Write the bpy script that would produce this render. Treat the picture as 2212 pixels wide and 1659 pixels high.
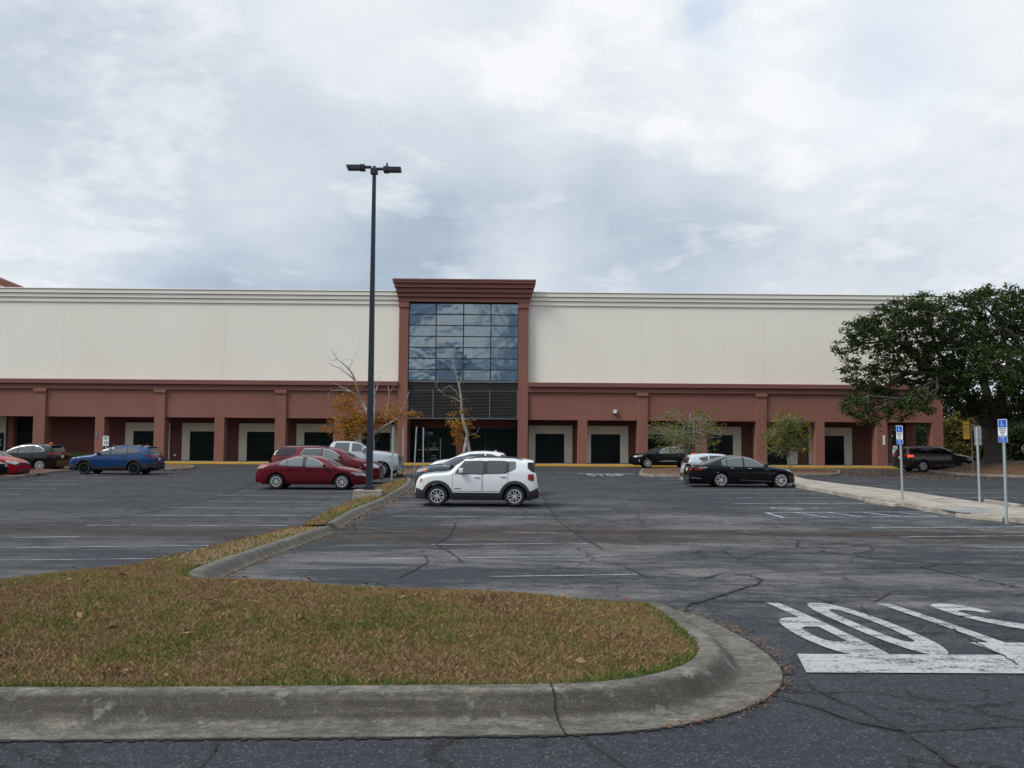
import bpy, bmesh, math, random
import numpy as np
from mathutils import Vector, Matrix
for o in list(bpy.data.objects): bpy.data.objects.remove(o)
scn = bpy.context.scene
COL = scn.collection
rnd = random.Random(7); rng = np.random.default_rng(7)
R = math.radians
# ------------------------------------------------------------------ camera
F, CX, CY, CAMZ = 2000.0, 1106.0, 829.5, 1.7      # focal length and centre for a 2212 x 1659 frame
PITCH, ROLL = R(3.59), R(0.40)
cam_d = bpy.data.cameras.new("camera"); cam = bpy.data.objects.new("camera", cam_d); COL.objects.link(cam)
CM = Matrix.Rotation(R(90) + PITCH, 4, 'X') @ Matrix.Rotation(ROLL, 4, 'Z')
cam.matrix_world = Matrix.Translation((0, 0, CAMZ)) @ CM
cam_d.sensor_width = 36; cam_d.lens = F / 2212 * 36; cam_d.clip_start = 0.05; cam_d.clip_end = 5000
scn.camera = cam
C3 = CM.to_3x3()
# ------------------------------------------------------------------ world, sun, exposure
scn.view_settings.view_transform = 'Standard'; scn.view_settings.look = 'None'
scn.view_settings.exposure = 0.0; scn.view_settings.gamma = 1
SUN_EL, SUN_AZ = R(48), R(243)          # azimuth clockwise from +Y: behind the camera, to its left
sd = bpy.data.lights.new("sun", 'SUN'); sd.energy = 2.7; sd.angle = R(20); sd.color = (1, .955, .88)
sun = bpy.data.objects.new("sun", sd); COL.objects.link(sun)
sdir = Vector((math.sin(SUN_AZ) * math.cos(SUN_EL), math.cos(SUN_AZ) * math.cos(SUN_EL), math.sin(SUN_EL)))
sun.rotation_euler = sdir.to_track_quat('Z', 'Y').to_euler()

class NT:
    """short node-tree helper"""
    def __init__(s, tree): s.t = tree; s.n = tree.nodes; s.l = tree.links
    def N(s, typ, **kw):
        n = s.n.new(typ)
        for k, v in kw.items():
            if k == 'ins':
                for a, b in v.items():
                    if isinstance(b, bpy.types.NodeSocket): s.l.new(b, n.inputs[a])
                    else: n.inputs[a].default_value = b
            else: setattr(n, k, v)
        return n
    def math(s, op, a, b=None, c=None, clamp=False):
        n = s.n.new('ShaderNodeMath'); n.operation = op; n.use_clamp = clamp
        for i, v in enumerate((a, b, c)):
            if v is None: continue
            if isinstance(v, bpy.types.NodeSocket): s.l.new(v, n.inputs[i])
            else: n.inputs[i].default_value = v
        return n.outputs[0]
    def vmath(s, op, a, b=None):
        n = s.n.new('ShaderNodeVectorMath'); n.operation = op
        for i, v in enumerate((a, b)):
            if v is None: continue
            if isinstance(v, bpy.types.NodeSocket): s.l.new(v, n.inputs[i])
            else: n.inputs[i].default_value = v
        return n.outputs['Value'] if op in ('DOT_PRODUCT', 'LENGTH') else n.outputs[0]
    def noise(s, vec, scale, detail=4, rough=.55, dist=0, out=0):
        n = s.N('ShaderNodeTexNoise', ins={'Vector': vec, 'Scale': scale, 'Detail': detail, 'Roughness': rough, 'Distortion': dist})
        return n.outputs[out]
    def ramp(s, fac, stops, interp='LINEAR'):
        n = s.n.new('ShaderNodeValToRGB'); s.l.new(fac, n.inputs[0]); cr = n.color_ramp; cr.interpolation = interp
        while len(cr.elements) < len(stops): cr.elements.new(.5)
        for e, (p, c) in zip(cr.elements, stops):
            e.position = p; e.color = (c, c, c, 1) if not isinstance(c, (tuple, list)) else (*c, 1)
        return n.outputs[0]
    def mix(s, fac, a, b, mode='MIX'):
        n = s.n.new('ShaderNodeMix'); n.data_type = 'RGBA'; n.blend_type = mode
        for i, v in ((0, fac), (6, a), (7, b)):
            if isinstance(v, bpy.types.NodeSocket): s.l.new(v, n.inputs[i])
            elif i == 0: n.inputs[0].default_value = v
            else: n.inputs[i].default_value = (*v, 1)
        return n.outputs[2]
    def scale3(s, vec, sc):
        return s.N('ShaderNodeMapping', ins={'Vector': vec, 'Scale': sc}).outputs[0]

def pdir(px, py):
    v = C3 @ Vector((px - CX, -(py - CY), -F)); return v.normalized()

world = bpy.data.worlds.new("World"); scn.world = world; world.use_nodes = True
w = NT(world.node_tree); w.n.clear()
gen = w.N('ShaderNodeTexCoord').outputs['Generated']
sky = w.N('ShaderNodeTexSky', sky_type='NISHITA', sun_disc=False, sun_elevation=SUN_EL, sun_rotation=SUN_AZ)
nish = w.N('ShaderNodeVectorMath', operation='SCALE', ins={0: sky.outputs[0], 'Scale': .13}).outputs[0]
sep = w.N('ShaderNodeSeparateXYZ', ins={0: gen})
zz = w.math('ADD', w.math('MAXIMUM', sep.outputs[2], 0.0), .27)
cl = w.N('ShaderNodeCombineXYZ', ins={0: w.math('DIVIDE', sep.outputs[0], zz), 1: w.math('DIVIDE', sep.outputs[1], zz), 2: 3.7}).outputs[0]
n1 = w.noise(cl, 1.2, 8, .55, .1); n2 = w.noise(cl, 3.6, 9, .60, .15); n3 = w.noise(cl, 10.0, 8, .62, .1)
warp = w.N('ShaderNodeTexNoise', ins={'Vector': gen, 'Scale': 7.0, 'Detail': 5, 'Roughness': .6}).outputs[1]
gw = w.vmath('NORMALIZE', w.vmath('ADD', gen, w.vmath('MULTIPLY', w.vmath('SUBTRACT', warp, (.5, .5, .5)), (.16, .16, .08))))
# broad light and dark cloud masses, as directions in the sky: (px, py, angular size deg, amount)
LOBES = [(60, 480, 5.0, .26), (300, 470, 5.5, .26), (520, 500, 4, .12), (820, 110, 4.2, .22), (1150, 240, 2.6, .20), (1280, 40, 5, .06),
         (1350, 90, 5, .05), (1150, 555, 3.0, .28), (1720, 380, 5.5, .22), (1900, 180, 4.5, .16), (2160, 60, 5, .25), (2150, 420, 5, .12),
         (1500, 250, 4, .10), (100, 150, 5.5, -.16), (230, 270, 6.0, -.32), (60, 330, 5, -.08), (420, 600, 3.5, -.26), (640, 400, 6, -.06), (900, 400, 6, -.09),
         (1120, 400, 5, -.08), (1400, 480, 5, -.12), (1600, 560, 4, -.10), (1900, 300, 4, -.10), (2150, 230, 4, -.16), (1900, 560, 5, -.08),
         (450, 60, 7, .05), (-300, 300, 9, .1), (2500, 300, 8, .15), (1000, -500, 15, .1)]
def mdir(px, py):      # direction seen mirrored in the tower glass
    v = pdir(px, py); n_ = Vector((-math.sin(R(.6)), math.cos(R(.6)), 0)); return v - n_ * 2 * v.dot(n_)
LB = [(pdir(x, y), sg, am) for x, y, sg, am in LOBES] + [(mdir(x, y), sg, am) for x, y, sg, am in
      [(1000, 740, 9, -1.05), (985, 700, 1.5, 1.0), (930, 735, 1.2, .85), (1060, 715, 1.3, .7), (900, 790, .9, .4), (1075, 805, 1.3, .5), (1010, 665, 1.2, .45), (1110, 700, 1.0, .25), (960, 760, .8, .3), (1040, 812, .8, .35)]]
acc = None
for (dv, sg, am) in LB:
    d = w.vmath('DOT_PRODUCT', gw, tuple(dv))
    k = 1.0 / (R(sg) ** 2)
    e = w.math('MULTIPLY', w.math('EXPONENT', w.math('MULTIPLY', w.math('SUBTRACT', d, 1.0), k)), am)
    acc = e if acc is None else w.math('ADD', acc, e)
t = w.math('ADD', w.math('MULTIPLY', w.math('SUBTRACT', n1, .5), 1.0), w.math('ADD', w.math('ADD', w.math('MULTIPLY', w.math('SUBTRACT', n2, .5), .85), w.math('MULTIPLY', w.math('SUBTRACT', w.math('ABSOLUTE', w.math('SUBTRACT', n2, .5)), .08), 1.0)), w.math('MULTIPLY', w.math('SUBTRACT', n3, .5), .20)))
t = w.math('ADD', w.math('ADD', t, acc), .575)
ccol = w.ramp(t, [(0.0, (.25, .34, .46)), (.28, (.44, .53, .64)), (.5, (.62, .69, .775)), (.72, (.775, .82, .875)), (.95, (.93, .945, .975))], 'B_SPLINE')
# gaps of open sky
hole = None
for (x, y, sg, am) in [(1505, 5, 1.3, .55), (1900, 130, 2.6, .36), (330, 615, 3, .12), (1560, 90, 1.2, .2)]:
    d = w.vmath('DOT_PRODUCT', gw, tuple(pdir(x, y)))
    e = w.math('MULTIPLY', w.math('EXPONENT', w.math('MULTIPLY', w.math('SUBTRACT', d, 1.0), 1 / (R(sg) ** 2))), am)
    hole = e if hole is None else w.math('ADD', hole, e)
blue = w.mix(1.0, nish, (1.0, 1.0, 1.0), 'MULTIPLY')
col = w.mix(w.math('MINIMUM', hole, 1.0), ccol, w.mix(.85, blue, (.56, .72, .92)))
# the cloud deck is brighter round the hidden sun and overhead behind the camera
dsun = w.math('MAXIMUM', w.vmath('DOT_PRODUCT', gen, tuple(sdir)), 0)
gain = w.math('ADD', 1.0, w.math('MULTIPLY', w.math('POWER', dsun, 4.0), 1.1))
colg = w.N('ShaderNodeVectorMath', operation='SCALE', ins={0: col, 'Scale': gain}).outputs[0]
bg = w.N('ShaderNodeBackground', ins={'Color': colg, 'Strength': 1.0})
w.l.new(bg.outputs[0], w.N('ShaderNodeOutputWorld').inputs[0])

# ------------------------------------------------------------------ terrain and pixel helpers
GT = [(-400, 0), (9, 0), (12, -.12), (15.8, -.33), (18.7, -.44), (22, -.5), (30, -.46), (40, -.36), (55, -.22), (66, -.12), (2000, -.12)]
def g0(Y): return float(np.interp(Y, [a for a, _ in GT], [b for _, b in GT]))
def graw(Y): return (g0(Y - 1) + g0(Y) + g0(Y + 1)) / 3
_gy = np.arange(0, 80.01, .5); _gz = np.array([graw(y) for y in _gy])
def g(Y): return float(np.interp(Y, _gy, _gz))
def gv(Y): return np.interp(Y, _gy, _gz)
def ray(px, py): return C3 @ Vector((px - CX, -(py - CY), -F))
def at(px, py, Y):
    d = ray(px, py); k = Y / d.y; return Vector((d.x * k, Y, CAMZ + d.z * k))
def gp(px, py, up=0.0):
    """where the line of sight through this image point meets the ground (raised by up)"""
    d = ray(px, py); Y = 30.0
    for _ in range(60):
        k = (CAMZ - up - g(Y)) / -d.z if d.z < -1e-6 else 1
        Y = .5 * Y + .5 * min(k * d.y, 400)
    return Vector((d.x * Y / d.y, Y, g(Y) + up))

# ------------------------------------------------------------------ materials
def mat(name, base=(.5, .5, .5), rough=.6, metal=0.0, **kw):
    m = bpy.data.materials.new(name); m.use_nodes = True
    b = m.node_tree.nodes['Principled BSDF']
    b.inputs['Base Color'].default_value = (*base, 1); b.inputs['Roughness'].default_value = rough; b.inputs['Metallic'].default_value = metal
    for k, v in kw.items():
        b.inputs[k].default_value = v
    return m
def nmat(name, f, rough=.85):
    """procedural material; f(nt, object coords) -> (color socket, bump height socket or None, bump strength, roughness socket or None)"""
    m = bpy.data.materials.new(name); m.use_nodes = True; nt = NT(m.node_tree); b = nt.n['Principled BSDF']
    b.inputs['Roughness'].default_value = rough
    oc = nt.N('ShaderNodeTexCoord').outputs['Object']
    col, h, st, ro = f(nt, oc)
    nt.l.new(col, b.inputs['Base Color'])
    if h is not None:
        bm_ = nt.N('ShaderNodeBump', ins={'Strength': st, 'Distance': .02, 'Height': h}); nt.l.new(bm_.outputs[0], b.inputs['Normal'])
    if ro is not None: nt.l.new(ro, b.inputs['Roughness'])
    return m, nt, b

def asphalt(nt, oc, drive=False):
    st = nt.scale3(oc, (.45, 1.0, 1.0))
    big = nt.noise(st, .42, 6, .65, .2); mid = nt.noise(nt.scale3(oc, (.7, 1, 1)), 1.8, 8, .75, .1)
    fine = nt.noise(oc, 9, 6, .85); grit = nt.N('ShaderNodeTexVoronoi', ins={'Vector': oc, 'Scale': 95.0}).outputs['Color']
    gr = nt.N('ShaderNodeSeparateColor', ins={0: grit}).outputs[0]
    sp = nt.ramp(gr, [(.90, 0), (.95, 1)]); spk = nt.ramp(nt.noise(oc, 24, 5, .9), [(.40, .25), (.56, 1.15)])
    base = nt.mix(nt.ramp(fine, [(.3, 0), (.7, 1)]), (.015, .018, .024), (.038, .041, .049))
    worn = nt.ramp(nt.math('ADD', nt.math('MULTIPLY', big, .6), nt.math('ADD', nt.math('MULTIPLY', mid, .45), nt.math('MULTIPLY', fine, .25))), [(.60, 0), (.74, 1)])
    sepc = nt.N('ShaderNodeSeparateXYZ', ins={0: oc})
    X, Y = sepc.outputs[0], sepc.outputs[1]
    far = nt.ramp(nt.math('DIVIDE', Y, 60.0), [(.12, .05), (.18, 1), (.42, .9), (.6, .3), (1, .12)])
    worn = nt.math('MULTIPLY', nt.math('MULTIPLY', worn, far), nt.math('MULTIPLY', spk, nt.ramp(nt.math('ADD', nt.math('DIVIDE', X, 20.0), .6), [(.2, .5), (.42, 1)])))
    c = nt.mix(nt.math('MULTIPLY', worn, .8), base, (.175, .172, .168))
    c = nt.mix(nt.math('MULTIPLY', sp, nt.math('ADD', .22, nt.math('MULTIPLY', worn, .5))), c, (.33, .32, .30))
    # damp drainage line with rust coloured leaf dust across the lowest part of the lot
    d = nt.math('SUBTRACT', Y, nt.math('ADD', 22.3, nt.math('MULTIPLY', nt.math('SUBTRACT', nt.noise(nt.scale3(oc, (.12, .3, 1)), 1.0, 4), .5), 6.0)))
    band = nt.math('EXPONENT', nt.math('MULTIPLY', nt.math('MULTIPLY', d, d), -.45))
    band = nt.math('MULTIPLY', band, nt.ramp(nt.noise(nt.scale3(oc, (.18, 1, 1)), .8, 5, .6), [(.32, 0), (.50, 1)]))
    c = nt.mix(nt.math('MULTIPLY', band, .9), c, (.020, .018, .016))
    rust = nt.math('MULTIPLY', band, nt.ramp(nt.noise(nt.scale3(oc, (.4, 1.6, 1)), 2.2, 5, .7), [(.50, 0), (.64, 1)]))
    c = nt.mix(nt.math('MULTIPLY', rust, .7), c, (.11, .050, .026))
    if drive:
        c = nt.mix(.6, c, (.045, .040, .038))
    # network of cracks, broken up so that most of the lot is whole
    wv = nt.vmath('ADD', oc, nt.vmath('MULTIPLY', nt.vmath('SUBTRACT', nt.noise(oc, 1.3, 5, .65, 0, 1), (.5, .5, .5)), (1.3, 1.3, 0)))
    vd = nt.N('ShaderNodeTexVoronoi', feature='DISTANCE_TO_EDGE', ins={'Vector': nt.scale3(wv, (.26, .42, 0)), 'Scale': 1.0}).outputs['Distance']
    cr = nt.ramp(vd, [(.0, 1), (.014, 0)])
    vd2 = nt.N('ShaderNodeTexVoronoi', feature='DISTANCE_TO_EDGE', ins={'Vector': nt.scale3(wv, (.9, 1.2, 0)), 'Scale': 1.0}).outputs['Distance']
    cr2 = nt.math('MULTIPLY', nt.ramp(vd2, [(.0, 1), (.016, 0)]), nt.ramp(nt.noise(oc, .45, 3), [(.49, 0), (.56, 1)]))
    cr = nt.math('MULTIPLY', cr, nt.ramp(nt.noise(oc, .33, 3), [(.36, 0), (.44, 1)]))
    crk = nt.math('MAXIMUM', cr, cr2)
    c = nt.mix(nt.math('MULTIPLY', crk, .85), c, (.010, .009, .008))
    h = nt.math('SUBTRACT', nt.math('ADD', nt.math('MULTIPLY', gr, .25), nt.math('MULTIPLY', fine, .4)), crk)
    return c, h, .55, None
M = {}
M['asphalt'], _, _b = nmat('asphalt', lambda nt, oc: asphalt(nt, oc), .88); _b.inputs['Specular IOR Level'].default_value = .22
M['drive'], _, _b = nmat('drive_asphalt', lambda nt, oc: asphalt(nt, oc, True), .88); _b.inputs['Specular IOR Level'].default_value = .22
def stucco(c1, c2, sc=.35, ST=.10):
    def f(nt, oc):
        a = nt.noise(nt.scale3(oc, (1, 1, .45)), sc, 4, .6); b_ = nt.noise(oc, 18, 3, .7); st = nt.noise(nt.scale3(oc, (2.2, 2.2, .06)), 1.0, 4, .6)
        c = nt.mix(nt.ramp(a, [(.3, 0), (.7, 1)]), c1, c2)
        c = nt.mix(nt.math('MULTIPLY', nt.ramp(st, [(.52, 0), (.75, 1)]), ST), c, tuple(x * .72 for x in c1))
        return c, b_, .35, None
    return f
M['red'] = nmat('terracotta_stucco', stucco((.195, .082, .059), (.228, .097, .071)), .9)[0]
M['redcap'] = nmat('terracotta_cap', stucco((.165, .065, .050), (.19, .075, .057)), .85)[0]
M['cream'] = nmat('cream_stucco', stucco((.76, .715, .625), (.80, .755, .67), .2, .05), .9)[0]
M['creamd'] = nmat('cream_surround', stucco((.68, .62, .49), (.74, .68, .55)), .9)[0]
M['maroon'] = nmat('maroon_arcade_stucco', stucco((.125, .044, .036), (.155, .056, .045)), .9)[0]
def concrete(dark=1.0, stain=.5):
    def f(nt, oc):
        a = nt.noise(oc, 1.6, 7, .66, .4); b_ = nt.noise(oc, 60, 3, .7); l = nt.noise(nt.scale3(oc, (.7, 4, 9)), 1.7, 6, .7)
        c = nt.mix(nt.ramp(a, [(.32, 0), (.68, 1)]), tuple(v * dark for v in (.155, .140, .115)), tuple(v * dark for v in (.38, .35, .295)))
        c = nt.mix(nt.math('MULTIPLY', nt.ramp(l, [(.45, 0), (.64, 1)]), stain), c, tuple(v * dark for v in (.075, .07, .058)))
        c = nt.mix(nt.math('MULTIPLY', nt.ramp(b_, [(.52, 0), (.72, 1)]), .45), c, (.42, .40, .36))
        c = nt.mix(nt.math('MULTIPLY', nt.ramp(nt.noise(oc, 26, 5, .8), [(.50, 0), (.62, 1)]), .35), c, tuple(v * dark for v in (.06, .055, .045)))
        return c, nt.math('ADD', nt.math('MULTIPLY', b_, .5), a), .5, None
    return f
M['kerb'] = nmat('kerb_concrete', concrete(.85, .75), .9)[0]
M['walk'] = nmat('walk_concrete', concrete(1.15, .25), .9)[0]
M['gutter'] = nmat('gutter_concrete', concrete(.68, .4), .9)[0]
M['wstop'] = nmat('wheel_stop_concrete', concrete(1.1, .45), .9)[0]
def yellowf(nt, oc):
    a = nt.noise(oc, 3, 5, .7); return nt.mix(nt.ramp(a, [(.5, 0), (.72, 1)]), (.55, .31, .02), (.25, .17, .06)), a, .3, None
M['yellow'] = nmat('yellow_kerb_paint', yellowf, .7)[0]
def paintf(col, wear):
    m = bpy.data.materials.new('road_paint'); m.use_nodes = True; nt = NT(m.node_tree); b = nt.n['Principled BSDF']
    oc = nt.N('ShaderNodeTexCoord').outputs['Object']
    a = nt.noise(nt.scale3(oc, (.6, 1.5, 1)), 3.0, 8, .75); f2 = nt.noise(oc, 35, 4, .8)
    v = nt.math('ADD', nt.math('MULTIPLY', a, .6), nt.math('MULTIPLY', f2, .4))
    al = nt.ramp(v, [(wear - .06, 0), (wear + .06, 1)])
    nt.l.new(nt.mix(nt.ramp(f2, [(.35, 0), (.65, 1)]), tuple(c * .8 for c in col), col), b.inputs['Base Color'])
    nt.l.new(al, b.inputs['Alpha']); b.inputs['Roughness'].default_value = .8
    return m
M['paint'] = paintf((.45, .47, .49), .485); M['paintw'] = paintf((.5, .53, .56), .50)
M['paintb'] = paintf((.42, .52, .60), .47); M['paints'] = paintf((.38, .39, .40), .45)
def grassf(nt, oc, blade=True):
    big = nt.noise(oc, .9, 4, .6); mid = nt.noise(oc, 3.2, 4, .65)
    v = nt.math('ADD', nt.math('MULTIPLY', big, .6), nt.math('MULTIPLY', mid, .4))
    v = nt.math('ADD', nt.math('MULTIPLY', nt.math('SUBTRACT', v, .5), 1.7), .435)
    if blade:
        ri = nt.N('ShaderNodeNewGeometry').outputs['Random Per Island']
        v = nt.math('ADD', v, nt.math('MULTIPLY', nt.math('SUBTRACT', ri, .5), .42))
        at_ = nt.N('ShaderNodeAttribute', attribute_name='edge').outputs['Fac']
        v = nt.math('ADD', v, nt.math('MULTIPLY', at_, .35))
    c = nt.ramp(v, [(.20, (.10, .050, .024)), (.33, (.35, .235, .115)), (.43, (.20, .120, .055)), (.50, (.28, .185, .075)), (.57, (.17, .135, .036)), (.66, (.13, .145, .022)), (.80, (.06, .105, .010))])
    return c, None, 0, None
M['blade'] = nmat('dry_grass_blades', lambda nt, oc: grassf(nt, oc, True), .75)[0]
def soilf(nt, oc):
    c, _, _, _ = grassf(nt, oc, False); n = nt.noise(oc, 40, 5, .8); n2 = nt.noise(oc, 9, 5, .8)
    return nt.mix(nt.ramp(n, [(.35, .85), (.6, .1)]), c, (.045, .028, .013)), nt.math('ADD', n, n2), 1.0, None
M['turf'] = nmat('dry_turf', soilf, .95)[0]
def mulchf(nt, oc):
    n = nt.noise(oc, 12, 6, .8); n2 = nt.noise(oc, 1.5, 4, .6)
    c = nt.ramp(n, [(.3, (.03, .014, .008)), (.5, (.11, .05, .024)), (.7, (.20, .10, .045))])
    return nt.mix(nt.ramp(n2, [(.45, 0), (.7, .6)]), c, (.055, .04, .02)), n, 1.0, None
M['mulch'] = nmat('leaf_mulch', mulchf, .95)[0]
def leafm(name, cols, rough=.55, trans=.25):
    m = bpy.data.materials.new(name); m.use_nodes = True; nt = NT(m.node_tree); b = nt.n['Principled BSDF']
    ri = nt.N('ShaderNodeNewGeometry').outputs['Random Per Island']
    oc = nt.N('ShaderNodeTexCoord').outputs['Object']
    v = nt.math('ADD', nt.math('MULTIPLY', ri, .55), nt.math('MULTIPLY', nt.noise(oc, .55, 3), .45))
    k = len(cols); c = nt.ramp(v, [(.15 + .65 * i / (k - 1), cc) for i, cc in enumerate(cols)])
    nt.l.new(c, b.inputs['Base Color']); b.inputs['Roughness'].default_value = .75; b.inputs['Specular IOR Level'].default_value = .2
    tr = nt.N('ShaderNodeBsdfTranslucent', ins={'Color': c}); mx = nt.N('ShaderNodeMixShader', ins={0: trans, 1: b.outputs[0], 2: tr.outputs[0]})
    nt.l.new(mx.outputs[0], nt.n['Material Output'].inputs[0]); return m
M['oakleaf'] = leafm('oak_leaf', [(.010, .019, .005), (.020, .036, .009), (.042, .064, .014), (.075, .092, .026)])
M['autumn'] = leafm('autumn_leaf', [(.22, .06, .012), (.38, .125, .018), (.30, .16, .02), (.16, .15, .02)])
M['springleaf'] = leafm('young_leaf', [(.06, .085, .010), (.13, .15, .015), (.20, .19, .02)])
M['bgleaf'] = leafm('far_leaf', [(.012, .022, .009), (.022, .034, .013), (.035, .045, .018)])
M['olive'] = leafm('olive_leaf', [(.07, .065, .014), (.11, .09, .02), (.13, .10, .03)])
M['hedge'] = leafm('hedge_leaf', [(.025, .05, .01), (.05, .085, .018), (.09, .12, .03)])
M['litter'] = leafm('leaf_litter', [(.08, .030, .014), (.16, .07, .032), (.28, .18, .10), (.06, .028, .015)], trans=.1)
def barkf(c1, c2):
    def f(nt, oc):
        n = nt.noise(nt.scale3(oc, (1, 1, .25)), 9, 6, .75); return nt.mix(nt.ramp(n, [(.35, 0), (.65, 1)]), c1, c2), n, .8, None
    return f
M['oakbark'] = nmat('oak_bark', barkf((.035, .030, .024), (.085, .075, .06)), .95)[0]
M['palebark'] = nmat('pale_bark', barkf((.17, .155, .13), (.42, .40, .36)), .9)[0]
M['greybark'] = nmat('grey_bark', barkf((.16, .15, .13), (.33, .31, .28)), .9)[0]
M['pole'] = mat('dark_painted_steel', (.016, .018, .028), .45, .2)
M['galv'] = mat('galvanised_steel', (.36, .42, .43), .5, .45)
M['dkmetal'] = mat('dark_bronze_frame', (.030, .028, .028), .45, .5)
M['greymetal'] = mat('grey_metal', (.16, .165, .17), .5, .3)
M['louvre'] = mat('louvre_slats', (.055, .055, .055), .55, .3)
M['black'] = mat('black_interior', (.004, .004, .004), .9)
M['white'] = mat('white_sign_face', (.62, .66, .66), .6); M['ink'] = mat('black_lettering', (.02, .02, .025), .7)
M['blue'] = mat('blue_sign_face', (.010, .075, .42), .5); M['lblue'] = mat('pale_blue_lettering', (.25, .45, .75), .5)
M['sgyel'] = mat('yellow_sign_face', (.55, .30, .008), .6); M['sgred'] = mat('red_sign_face', (.22, .012, .012), .5)
M['alsign'] = mat('aluminium_sign_back', (.20, .20, .22), .6, .3)
M['doorgrey'] = mat('pale_lettering', (.45, .42, .40), .7); M['bar'] = mat('satin_steel_bar', (.62, .60, .52), .4, .2)
# storefront glass: nearly black, glossy; tower glass: reflective, slightly buckled
M['store'] = mat('dark_store_glass', (.006, .012, .010), .12, 0, **{'IOR': 1.45, 'Specular IOR Level': .35})
def towerf():
    m = bpy.data.materials.new('reflective_tower_glass'); m.use_nodes = True; nt = NT(m.node_tree); b = nt.n['Principled BSDF']
    b.inputs['Base Color'].default_value = (.20, .245, .275, 1); b.inputs['Metallic'].default_value = 1; b.inputs['Roughness'].default_value = .03
    oc = nt.N('ShaderNodeTexCoord').outputs['Object']
    n = nt.noise(nt.scale3(oc, (.8, 1, 1.0)), .75, 2, .5)
    bm_ = nt.N('ShaderNodeBump', ins={'Strength': .22, 'Distance': .10, 'Height': n}); nt.l.new(bm_.outputs[0], b.inputs['Normal']); return m
M['tglass'] = towerf()

# ------------------------------------------------------------------ object helpers
def tag(o, label=None, cat=None, group=None, kind=None):
    if label: o['label'] = label
    if cat: o['category'] = cat
    if group: o['group'] = group
    if kind: o['kind'] = kind
    return o
def mk(name, V, Fc, m, parent=None, smooth=False, angle=None):
    me = bpy.data.meshes.new(name); me.from_pydata([tuple(v) for v in V], [], Fc); me.update()
    for mm in (m if isinstance(m, (list, tuple)) else [m]): me.materials.append(mm)
    if smooth:
        me.shade_smooth()
        if angle: me.set_sharp_from_angle(angle=R(angle))
    o = bpy.data.objects.new(name, me); COL.objects.link(o)
    if parent is not None: o.parent = parent
    return o
def fastmesh(name, V, nper, m, parent=None, attr=None):
    """many separate polygons, nper vertices each, from an (N*nper, 3) array"""
    n = len(V) // nper; me = bpy.data.meshes.new(name)
    me.vertices.add(len(V)); me.vertices.foreach_set('co', np.asarray(V, dtype=np.float32).ravel())
    me.loops.add(n * nper); me.loops.foreach_set('vertex_index', np.arange(n * nper, dtype=np.int32))
    me.polygons.add(n); me.polygons.foreach_set('loop_start', np.arange(0, n * nper, nper, dtype=np.int32))
    if attr is not None:
        a = me.attributes.new(attr[0], 'FLOAT', 'POINT'); a.data.foreach_set('value', attr[1].astype(np.float32))
    me.update(); me.validate(); me.materials.append(m)
    o = bpy.data.objects.new(name, me); COL.objects.link(o)
    if parent is not None: o.parent = parent
    return o
def empty(name, loc=(0, 0, 0), rz=0, **kw):
    o = bpy.data.objects.new(name, None); COL.objects.link(o); o.location = loc; o.rotation_euler.z = rz; o.empty_display_size = .2
    return tag(o, **kw)
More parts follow.
